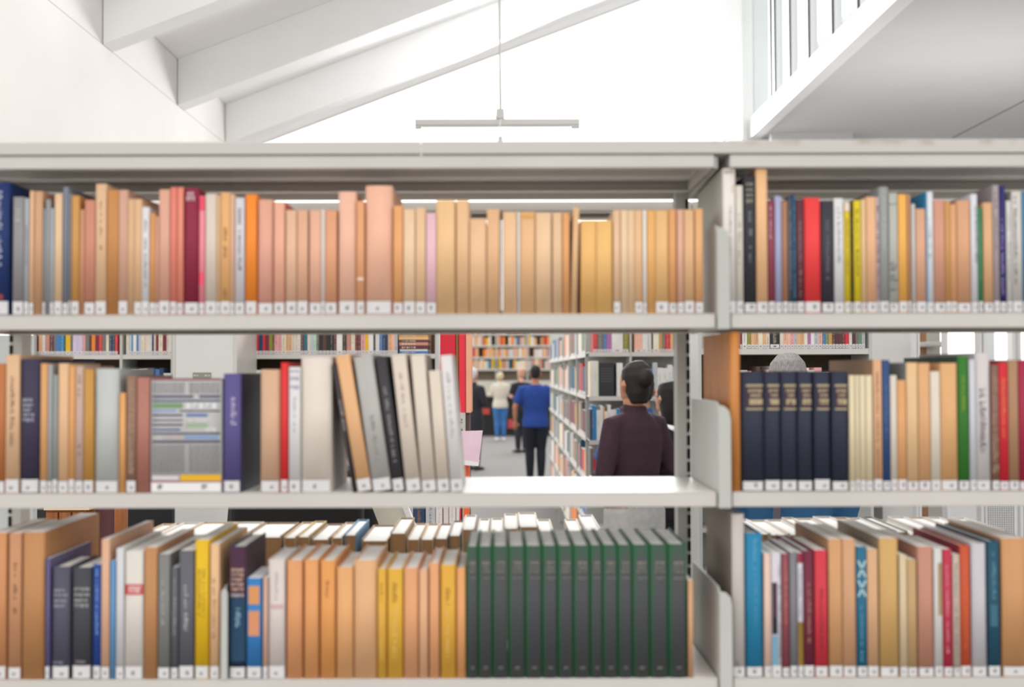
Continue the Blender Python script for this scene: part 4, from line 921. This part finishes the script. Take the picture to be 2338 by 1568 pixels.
# end section facing the camera
for z in lv:
    m = MB(); m.box((0, 0, z - .03), (1.5, .006, z), METAL); m.box((0, .006, z - .006), (1.5, .3, z), METAL); m.build('end_shelf', ar)
for z in lv:
    m = MB(); m.box((0, .3, z - .03), (.006, RL, z), METAL); m.box((.006, .3, z - .006), (.3, RL, z), METAL); m.build('aisle_shelf', ar)
for x in (0.285, 0.93, 1.49):
    m = MB(); m.box((x, -.003, 0), (x + .014, .3, 2.15), METAL2); m.build('upright', ar)
for k_ in range(7):
    m = MB(); m.box((-.004, .3 + k_ * 1.05, 0), (.3, .325 + k_ * 1.05, 2.15), METAL2); m.build('divider', ar)
m = MB(); m.box((.3, .32, 0), (.32, RL, 2.15), METAL2); m.build('back', ar)
m = MB(); m.box((0.3, .3, 0), (1.5, .32, 1.95), METAL2); m.build('back', ar)
G2 = 'books in the end section of the aisle bookcase'
AYb = AY0 + .004
small_row('cream:1.6 white:1.4 white:1.2 cream:1.2 mint:.7', 1347, 1367, lv[4], AYb, 'upper eye-level aisle end shelf', G2, hmin=.245, hmax=.25, seed=21, sticker=False)
m = MB(); a = PX(1368, AYb); m.box((0, 0, 0), (PX(1402, AYb) - a, .2, .235), mat('#2c2c31', .5, .1, 9, key='dark_magazine'))
for q in range(6): m.box((.01, -.001, .10 + q * .018), (PX(1402, AYb) - a - .012, 0, .108 + q * .018), mat('#4a4a50', key='print'))
tag(m.build('magazine_box', loc=(a, AYb, lv[4] + .0005)), 'wide black box file with grey lines on the aisle end shelf', 'box file')
small_row('white:1 silver:1', 1408, 1436, lv[4], AYb, 'eye-level shelf beside black box file', G2, seed=22, sticker=False)
small_row('navy:1.4 grey:1.2 blue:1 silver:1 white:1.2 white:1 white:1 silver:1', 1452, 1546, lv[4], AYb, 'eye-level aisle end shelf behind woman', G2, seed=22, sticker=False)
small_row('red:1.1 grey:1.6 blue:.9 violet:1.4 white:3 olive:1.6', 1355, 1436, lv[5], AYb, 'top aisle end shelf', G2, stuff=True, seed=23)
small_row('peach:2.2 white:1 white:1.4 black:.5 cream:1.6 ochre:.9 grey:.8 red:1.4 tan:1 grey:.8', 1449, 1546, lv[5], AYb, 'top aisle end shelf right bay', G2, stuff=True, seed=24)
small_row('black:.7 blue:1 azure:.9 white:1.5 white:1 tan:.7 cream:1.2 white:1.3 white:1.2 beige:1 azure:1.6 maroon:.7 plum:.8 white:1 rose:1', 1347, 1436, lv[3], AYb, 'middle aisle end shelf', G2, hmin=.2, hmax=.25, seed=25, sticker=False)
small_row('grey:1 red:1.3 rose:.9 silver:1.1 teal:1.6 cream:1.8 white:1.2 plum:.7 silver:1.4 cream:1.1 brown:1', 1347, 1436, lv[2], AYb, 'low aisle end shelf', G2, hmin=.19, hmax=.27, seed=26, sticker=False)
# books along the aisle face and in the far cases: one uncounted mass
mb = SMB; rnd = random.Random(77)
pal2 = ['orange', 'plum', 'tan', 'white', 'cream', 'silver', 'teal', 'maroon', 'beige', 'grey', 'navy', 'red', 'ochre', 'rose', 'white', 'blue', 'peach', 'green']
CM = {c: mat(PAL[c], .6, k=.95, key='cover_' + c) for c in PAL}
def wall_of_books(along, fixed, p0, p1, z, dirn, hmin=.18, hmax=.25, pal=pal2, wmin=.02, wmax=.055, depth=.2, runp=1.0):
    p = p0; h = hmin; c_ = CM[pal[0]]
    while p < p1:
        w = rnd.uniform(wmin, wmax)
        if rnd.random() < runp: h = rnd.uniform(hmin, hmax); c_ = CM[rnd.choice(pal)]
        if rnd.random() < .05: p += w * 1.5; continue
        if along == 'y':
            mb.box((fixed, p, z), (fixed + depth, p + w - .001, z + h), c_, PAGE)
            mb.quad([(fixed - .001, p + .002, z + .002), (fixed - .001, p + w - .003, z + .002), (fixed - .001, p + w - .003, z + .022), (fixed - .001, p + .002, z + .022)], STK)
        else: mb.box((p, fixed, z), (p + w - .001, fixed + depth, z + h), c_, PAGE)
        p += w
for z in lv: wall_of_books('y', AX0 + .012, AY0 + .33, AY0 + RL - .2, z + .001, 1, runp=.16)
# rear sides of the nearer cases
dark = ['brown', 'black', 'brown', 'plum', 'ochre', 'black', 'olive', 'grey']
for x0_, x1_, y_, zz in ((PX(84, 7.3), PX(392, 7.3), 7.25, (1.446, 1.759)), (PX(568, 7.3), PX(990, 7.3), 7.25, (1.446, 1.759)), (PX(1690, 5.9), PX(1915, 5.9), 5.95, (1.446,))):
    for z in zz: wall_of_books('x', y_, x0_, x1_, z + .001, 1, .24, .28, dark)
# far wall shelves
FY = 31.0
fz = [1.70, 2.02, 2.34, 2.66]
for z in fz: wall_of_books('x', FY + .01, PX(1062, FY), PX(1262, FY), z + .001, 1, .2, .27, ['tan', 'peach', 'cream', 'rose', 'white', 'tan', 'orange', 'silver', 'beige', 'red', 'ochre', 'teal', 'yellow'], .03, .09)
stuff = mb.build('books'); tag(stuff, 'rows of many coloured books along the aisle and on the far wall', 'books', kind='stuff')
fc = thing('bookcase', 'wide white bookcase on the far wall at the end of the aisle', 'bookcase', (PX(1060, FY), FY, 0))
for z in fz + [1.38]:
    m = MB(); m.box((0, 0, z - .05), (2.5, .02, z), METAL); m.box((0, .02, z - .02), (2.5, .35, z), METAL); m.build('shelf', fc)
for x in (0, .85, 1.7, 2.5):
    m = MB(); m.box((x, -.01, 1.33), (x + .04, .35, 3.0), METAL2); m.build('upright', fc)
m = MB(); m.box((0, .33, 1.33), (2.5, .35, 3.0), mat('#8a7c68', .8, key='case_back')); m.build('back', fc)
# counter with pale papers and red boxes
ct = thing('counter', 'dark service counter with red front boxes at aisle end', 'counter', (PX(1050, 29.0), 29.0, 0))
m = MB(); m.box((0, 0, 0), (2.6, .7, .95), mat('#1e1d1c', .7, key='dark_counter')); m.build('body', ct)
m = MB(); m.box((0, -.05, .95), (2.6, .75, 1.0), mat('#3a3634', .5, key='counter_top')); m.build('top', ct)
for nm_, q_ in (('red_box', (1160, 1200, 957, 978, '#c04450')), ('rust_box', (1090, 1118, 932, 946, '#b8443c'))):  # red boxes, built as shallow parts of the counter front
    a, b_ = P(q_[0], q_[3], 28.98), P(q_[1], q_[2], 28.98)
    m = MB(); m.box((a.x - ct.location.x, -.03, a.z), (b_.x - ct.location.x, 0, b_.z), mat(q_[4], .6, k=.95, key='box_board')); m.build(nm_, ct)
for p0, p1, q0, hx, nm_, lb in ((1090, 1108, 918, '#3a4258', 'box', 'dark blue box on the far counter at left'), (1112, 1130, 905, '#e8dccc', 'paper_pile', 'cream paper pile left of the person in blue jeans'), (1162, 1192, 908, '#e8dcc8', 'paper_pile', 'tall pale paper pile on the far counter at right')):
    a, b_ = PX(p0, 29.1), PX(p1, 29.1); zt_ = PZ(q0 - 6, 29.1)
    m = MB(); m.box((0, 0, 0), (b_ - a, .3, max(.05, zt_ - 1.0)), mat(hx, .6, k=.95, key='box_board')); tag(m.build(nm_, loc=(a, 29.1, 1.0)), lb, 'box')
wb = MB(); wb.box((PX(1040, 33), 33, 0), (PX(1300, 33), 33.2, 3.4), mat('#efe8d6', .7, k=.9, key='cream_wall')); tag(wb.build('wall_far'), kind='structure')

# ------------------------------------------------------------------ people
def mirror(p): return (-p[0], p[1], p[2])
def person(label, px, Y, H, skin, hair, top, legs, facing=0.0, arms=None, sleeve='long', hairstyle='short', female=False, voxel=.009, shoes='#222222', collar=None, wide=1.0, top_low=.49, zoff=0.0, coat=False):
    x = PX(px, Y)
    r = thing('person', label, 'person', (x, Y, 0), None, (0, 0, facing))
    sk = mat(skin, .55, .05, 12, k=.9, key='skin'); hm_ = mat(hair, .6, .35, 30, (8, 8, 1), k=.9, key='hair', bump=.5)
    tm = mat(top, .9, .08, 40, k=.9, key='knit_top', bump=.3); lm = mat(legs, .85, .08, 30, k=.9, key='trousers')
    s = H
    sw = (.098 if female else .112) * wide
    arms = arms or [((-sw - .03, .0, .63), (-sw - .025, .05, .49)), ((sw + .03, .0, .63), (sw + .025, .05, .49))]
    def V(p): return Vector(p) * s
    def torso(mb, m_, e, lo=.47):
        pts = [(.0, .0, lo), (.0, .0, .53), (0, .005, .60), (0, .0, .67), (0, -.004, .745), (0, -.006, .79), (0, -.006, .815), (0, -.004, .832)]
        rd = [(.098, .07), (.100, .072), (.084, .060), (.092, .066), (.102, .068), (.098, .058), (.072, .044), (.042, .036)]
        if female: rd = [(.100, .072), (.104, .074), (.078, .058), (.086, .066), (.094, .064), (.088, .054), (.064, .042), (.038, .034)]
        ww = [1, 1] + [wide] * 6
        mb.tube([V(p) for p in pts], [((a * w_ + e) * s, (b_ + e) * s) for (a, b_), w_ in zip(rd, ww)], m_, 24)
    def arm(mb, m_, e, side, to_wrist=1.0):
        el, wr = arms[0 if side < 0 else 1]
        sh = (side * (sw - .012), -.004, .795)
        P3 = [V((side * (sw - .05), -.004, .80)), V(sh), V(tuple((a * .5 + b_ * .5) for a, b_ in zip(sh, el))), V(el), V(tuple((a * .5 + b_ * .5) for a, b_ in zip(el, wr))), V(wr)]
        R3_ = [.030, .033, .029, .024, .022, .0155]
        n_ = 6 if to_wrist >= 1 else 3
        if n_ == 3: P3 = P3[:3] + [V(tuple((a * .2 + b_ * .8) for a, b_ in zip(sh, el)))]; R3_ = [.030, .033, .033, .033]; n_ = 4
        mb.tube(P3[:n_], [(q + e) * s for q in R3_[:n_]], m_, 16)
    def leg(mb, m_, e, side, lo=.035):
        pts = [(side * .048, .0, .52), (side * .050, .0, .46), (side * .050, .004, .37), (side * .048, .006, .28), (side * .048, -.004, .20), (side * .047, -.004, lo)]
        mb.tube([V(p) for p in pts], [(q + e) * s for q in (.056, .055, .045, .034, .033, .022)], m_, 16)
    # body: one continuous surface
    b = MB()
    torso(b, sk, 0)
    b.tube([V((0, -.004, .80)), V((0, .0, .845)), V((0, .006, .875))], [.036 * s, .032 * s, .033 * s], sk, 16)
    b.tube([V(q) for q in ((0, .014, .868), (0, .018, .885), (0, .008, .91), (0, .0, .935), (0, -.003, .96), (0, -.003, .982), (0, -.003, .994))], [(q[0] * s, q[1] * s) for q in ((.020, .022), (.031, .036), (.039, .049), (.042, .055), (.041, .054), (.031, .041), (.012, .018))], sk, 20)
    b.tube([V((0, .054, .935)), V((0, .066, .915)), V((0, .058, .908))], [.004 * s, .008 * s, .006 * s], sk, 8)       # nose
    b.tube([V((-.014, .052, .893)), V((0, .057, .893)), V((.014, .052, .893))], .0035 * s, sk, 8)                         # lips
    for sd_ in (-1, 1):
        b.tube([V((sd_ * .041, -.004, .905)), V((sd_ * .047, -.008, .925)), V((sd_ * .043, -.006, .942))], [.005 * s, .011 * s, .005 * s], sk, 8)  # ear
        b.ball(V((sd_ * .017, .047, .932)), (.007 * s, .005 * s, .005 * s), sk, 8)
        arm(b, sk, -.003, sd_); leg(b, sk, -.004, sd_)
        el, wr = arms[0 if sd_ < 0 else 1]
        d = (Vector(wr) - Vector(el)).normalized()
        side_ = d.cross(Vector((0, 1, 0)) if abs(d.y) < .8 else Vector((0, 0, 1))).normalized()
        palm = Vector(wr) + d * .028
        b.tube([V(wr), V(Vector(wr) + d * .02), V(palm + d * .02)], [(.013 * s, .012 * s), (.022 * s, .010 * s), (.022 * s, .009 * s)], sk, 12)
        nrm = d.cross(side_).normalized()
        for q, (off, ln) in enumerate(((-.017, .036), (-.006, .042), (.006, .040), (.016, .031))):
            p0 = palm + d * .016 + side_ * off; p1 = p0 + d * ln * .55 + nrm * .003 * sd_; p2 = p1 + (d * .8 + nrm * .5 * sd_).normalized() * ln * .45
            b.tube([V(p0), V(p1), V(p2)], [.0052 * s, .0048 * s, .004 * s], sk, 8)
        p0 = Vector(wr) + d * .016 + side_ * .018 * (1); b.tube([V(p0), V(p0 + (side_ * .7 + d * .7) * .02), V(p0 + (side_ * .5 + d * .9) * .036)], [.007 * s, .006 * s, .005 * s], sk, 8)
        b.tube([V((sd_ * .047, -.02, .018)), V((sd_ * .049, .03, .02)), V((sd_ * .052, .085, .012))], [(.022 * s, .02 * s), (.026 * s, .018 * s), (.022 * s, .010 * s)], sk, 10)
    o = b.build('body', r)
    def rem(o, v, sm=4):
        q = o.modifiers.new('remesh', 'REMESH'); q.mode = 'VOXEL'; q.voxel_size = v; q.use_smooth_shade = True
        if sm: z_ = o.modifiers.new('smooth', 'SMOOTH'); z_.iterations = sm; z_.factor = .5
    rem(o, voxel * .75, 1)
    c = MB(); torso(c, tm, .009, top_low)
    for sd_ in (-1, 1): arm(c, tm, .007, sd_, 1.0 if sleeve == 'long' else .5)
    c.tube([V((0, -.004, .815)), V((0, -.002, .84)), V((0, -.006, .862 if sleeve == 'long' else .842))], [(.058 * s, .046 * s), (.043 * s, .040 * s), (.038 * s, .038 * s)], tm, 18)
    if coat: c.tube([V((0, 0, .36)), V((0, 0, .44)), V((0, 0, .52))], [(.118 * s, .092 * s), (.116 * s, .090 * s), (.112 * s, .084 * s)], tm, 20)
    else: c.tube([V((0, 0, top_low - .02)), V((0, 0, top_low)), V((0, .0, top_low + .05))], [(.112 * s, .086 * s), (.114 * s, .088 * s), (.112 * s, .082 * s)], tm, 20)
    rem(c.build('sweater' if sleeve == 'long' else 'shirt', r), voxel, 3)
    t_ = MB()
    t_.tube([V((0, 0, .455)), V((0, 0, .50)), V((0, 0, .56))], [(.096 * s, .072 * s), (.106 * s, .078 * s), (.098 * s, .072 * s)], lm, 20)
    for sd_ in (-1, 1): leg(t_, lm, .008, sd_, .045)
    rem(t_.build('trousers', r), voxel, 3)
    for sd_ in (-1, 1):
        h_ = MB(); h_.tube([V((sd_ * .047, -.030, .022)), V((sd_ * .049, .02, .022)), V((sd_ * .052, .09, .014))], [(.026 * s, .024 * s), (.030 * s, .022 * s), (.025 * s, .014 * s)], mat(shoes, .6, k=.9, key='shoe'), 12); h_.build('shoe', r, smooth=True)
    hh = MB()
    if hairstyle == 'short':
        hh.tube([V(q) for q in ((0, -.020, .888), (0, -.020, .905), (0, -.014, .93), (0, -.012, .955), (0, -.009, .98), (0, -.006, .999), (0, -.004, 1.004))], [(q[0] * s, q[1] * s) for q in ((.028, .022), (.038, .036), (.0445, .047), (.047, .053), (.042, .052), (.026, .034), (.006, .01))], hm_, 20)
    elif hairstyle == 'updo':
        hh.tube([V(q) for q in ((0, -.030, .866), (0, -.026, .895), (0, -.016, .93), (0, -.014, .955), (0, -.010, .98), (0, -.006, .999), (0, -.004, 1.004))], [(q[0] * s, q[1] * s) for q in ((.030, .020), (.040, .036), (.0465, .048), (.048, .054), (.043, .053), (.027, .036), (.006, .01))], hm_, 20)
        hh.ball(V((0, -.062, .950)), (.030 * s, .026 * s, .032 * s), hm_)
    elif hairstyle == 'long':
        hh.tube([V(q) for q in ((0, -.030, .80), (0, -.030, .84), (0, -.026, .88), (0, -.016, .93), (0, -.012, .96), (0, -.008, .985), (0, -.004, 1.004))], [(q[0] * s, q[1] * s) for q in ((.034, .022), (.046, .034), (.050, .042), (.050, .052), (.048, .056), (.038, .048), (.006, .01))], hm_, 20)
    elif hairstyle == 'bun':
        hh.tube([V(q) for q in ((0, -.020, .895), (0, -.016, .93), (0, -.012, .96), (0, -.008, .985), (0, -.004, 1.002))], [(q[0] * s, q[1] * s) for q in ((.034, .032), (.046, .049), (.046, .054), (.034, .044), (.006, .01))], hm_, 18)
    rem(hh.build('hair', r), voxel * .8, 2)
    return r
A_front = lambda sw, el=.66, f=.10, wx=.03: [((-sw - .035, -.01, el), (-wx - .02, f, el + .0)), ((sw + .035, -.01, el), (wx + .02, f, el + .0))]
PI = math.pi
wo = person('person in dark plum sweater and light grey trousers seen from behind, hair pinned up', 1447, 6.4, 1.70, '#c08868', '#231a18', '#3e2a34', '#b9b8b6', facing=.55, arms=[((-.138, -.02, .645), (-.075, .10, .62)), ((.138, -.02, .65), (.075, .10, .63))], hairstyle='updo', female=True, wide=1.0, top_low=.565)
pb = person('person with black bobbed hair and black clothes standing right of the plum sweater', 1525, 7.0, 1.60, '#c8957a', '#15100f', '#1c1b22', '#17161a', facing=.6, arms=[((-.13, .0, .65), (-.11, .08, .58)), ((.13, .0, .65), (.10, .09, .60))], hairstyle='long', female=True)
gl = MB()
for sd_ in (-1, 1): gl.tube([Vector((sd_ * .017 + math.cos(a) * .012, .062, .932 + math.sin(a) * .009)) * 1.6 for a in [q * PI / 5 for q in range(11)]], .0012, mat('#222222', key='spectacle_frame'), 6)
for sd_ in (-1, 1): gl.tube([Vector((sd_ * .029, .062, .934)) * 1.6, Vector((sd_ * .045, .0, .936)) * 1.6], .0012, mat('#222222', key='spectacle_frame'), 6)
gl.build('glasses', pb)
bk = MB(); a = P(1521, 975, 6.7); bk.box((0, 0, 0), (.16, .02, .016), mat('#e9e6f2', .6, k=.9, key='white_paper')); bk.box((0, -.11, .0), (.16, 0, .013), mat('#f2f0f6', .6, k=.9, key='white_paper2'))
o = bk.build('open_book', loc=(a.x, 6.7, a.z), bevel=.003); o.rotation_euler = (.15, .22, .2); tag(o, 'white open book held by the person in black', 'book')
person('person in a blue shirt standing close behind the plum-sweatered person', 1466, 7.55, 1.64, '#b88868', '#2a2020', '#3a5a92', '#30344a', facing=0.1, arms=[((-.17, 0, .66), (-.12, .08, .60)), ((.17, 0, .66), (.12, .08, .60))], hairstyle='short')
person('person in royal blue shirt and black trousers walking down the aisle', 1222, 16.9, 1.73, '#b07858', '#17110f', '#1f3f88', '#10131f', facing=0.05, arms=[((-.175, -.01, .645), (-.17, .03, .52)), ((.175, -.01, .645), (.17, .03, .52))], sleeve='short', wide=1.12, voxel=.014, shoes='#26201f')
person('person in beige cardigan and blue jeans with white shoes at the counter', 1142, 27.0, 1.62, '#c89878', '#d8c8a0', '#cfc8ba', '#3a6ea8', facing=.1, female=True, hairstyle='bun', voxel=.018, shoes='#e8e8e8', arms=A_front(.1, .68, .10), wide=1.1)
person('person in a black suit standing at the left of the aisle', 1080, 19.0, 1.70, '#c09078', '#d0ccd0', '#26262c', '#1c1c20', facing=-.6, voxel=.016, coat=True, arms=A_front(.11, .66, .10))
person('balding person in a black shirt beyond the royal blue shirt', 1190, 23.0, 1.70, '#d8a890', '#c89880', '#22222a', '#20242c', facing=.5, voxel=.016, sleeve='short', arms=A_front(.11, .66, .12))
gp_ = person('person with grey hair in blue denim, back turned, behind the navy volumes', 1797, 4.8, 1.72, '#b88468', '#8c8684', '#2c5a80', '#23506e', facing=-.1, voxel=.009, wide=1.18, top_low=.54, arms=[((-.145, -.01, .66), (-.125, .03, .54)), ((.145, -.01, .66), (.125, .03, .54))])
st = MB(); st.tube([Vector((-.05, -.13, 1.40)), Vector((-.06, -.15, 1.2)), Vector((-.075, -.155, .95)), Vector((-.08, -.14, .8))], [(.016, .004)] * 4, mat('#5a5660', .8, key='strap'), 8); st.build('bag_strap', gp_)
bp_ = person('person in black jacket standing close behind the leaning books', 693, 3.45, 1.58, '#c09078', '#1a1614', '#141416', '#1a1a1d', facing=.0, voxel=.008, wide=1.05, coat=True, top_low=.5, arms=[((-.118, -.0, .66), (-.08, .1, .66)), ((.118, .0, .66), (.08, .1, .66))])
bpk = thing('backpack', 'black backpack worn on the back of the person in black', 'backpack', (PX(675, 3.2), 3.20, .98))
m = MB(); m.prism([(-.16, 0), (.16, 0), (.185, .04), (.185, .30), (.15, .40), (.08, .45), (-.08, .45), (-.15, .40), (-.185, .30), (-.185, .04)], lambda u, v, t: (u, t, v), -.02, .10, mat('#131314', .85, .2, 50, key='black_fabric', bump=.4)); m.build('bag_body', bpk, bevel=.03, seg=4)
m = MB(); m.prism([(-.12, .03), (.12, .03), (.13, .2), (-.13, .2)], lambda u, v, t: (u, t, v), -.05, -.02, mat('#131314', .85, .2, 50, key='black_fabric', bump=.4)); m.build('front_pocket', bpk, bevel=.012, seg=3)
# open white folder beside the backpack
m = MB(); Yp = 3.3
a = [P(835, 1120, Yp), P(905, 1120, Yp), P(942, 1215, Yp), P(872, 1215, Yp)]
o0 = a[3]
pts = [(q.x - o0.x, q.z - o0.z) for q in a]
m.prism(pts, lambda u, v, t: (u, t, v), 0, .02, mat('#d8d4c6', .6, k=.86, key='cream_board'))
pts2 = [(pts[1][0], pts[1][1]), (pts[1][0] + .016, pts[1][1]), (pts[2][0] + .016, pts[2][1]), (pts[2][0], pts[2][1])]
m.prism(pts2, lambda u, v, t: (u, t, v), -.01, .02, mat('#fbfbfb', .5, k=.9, key='bright_edge'))
tag(m.build('folder', loc=(o0.x, Yp, o0.z)), 'tilted white folder held beside the black backpack', 'folder')
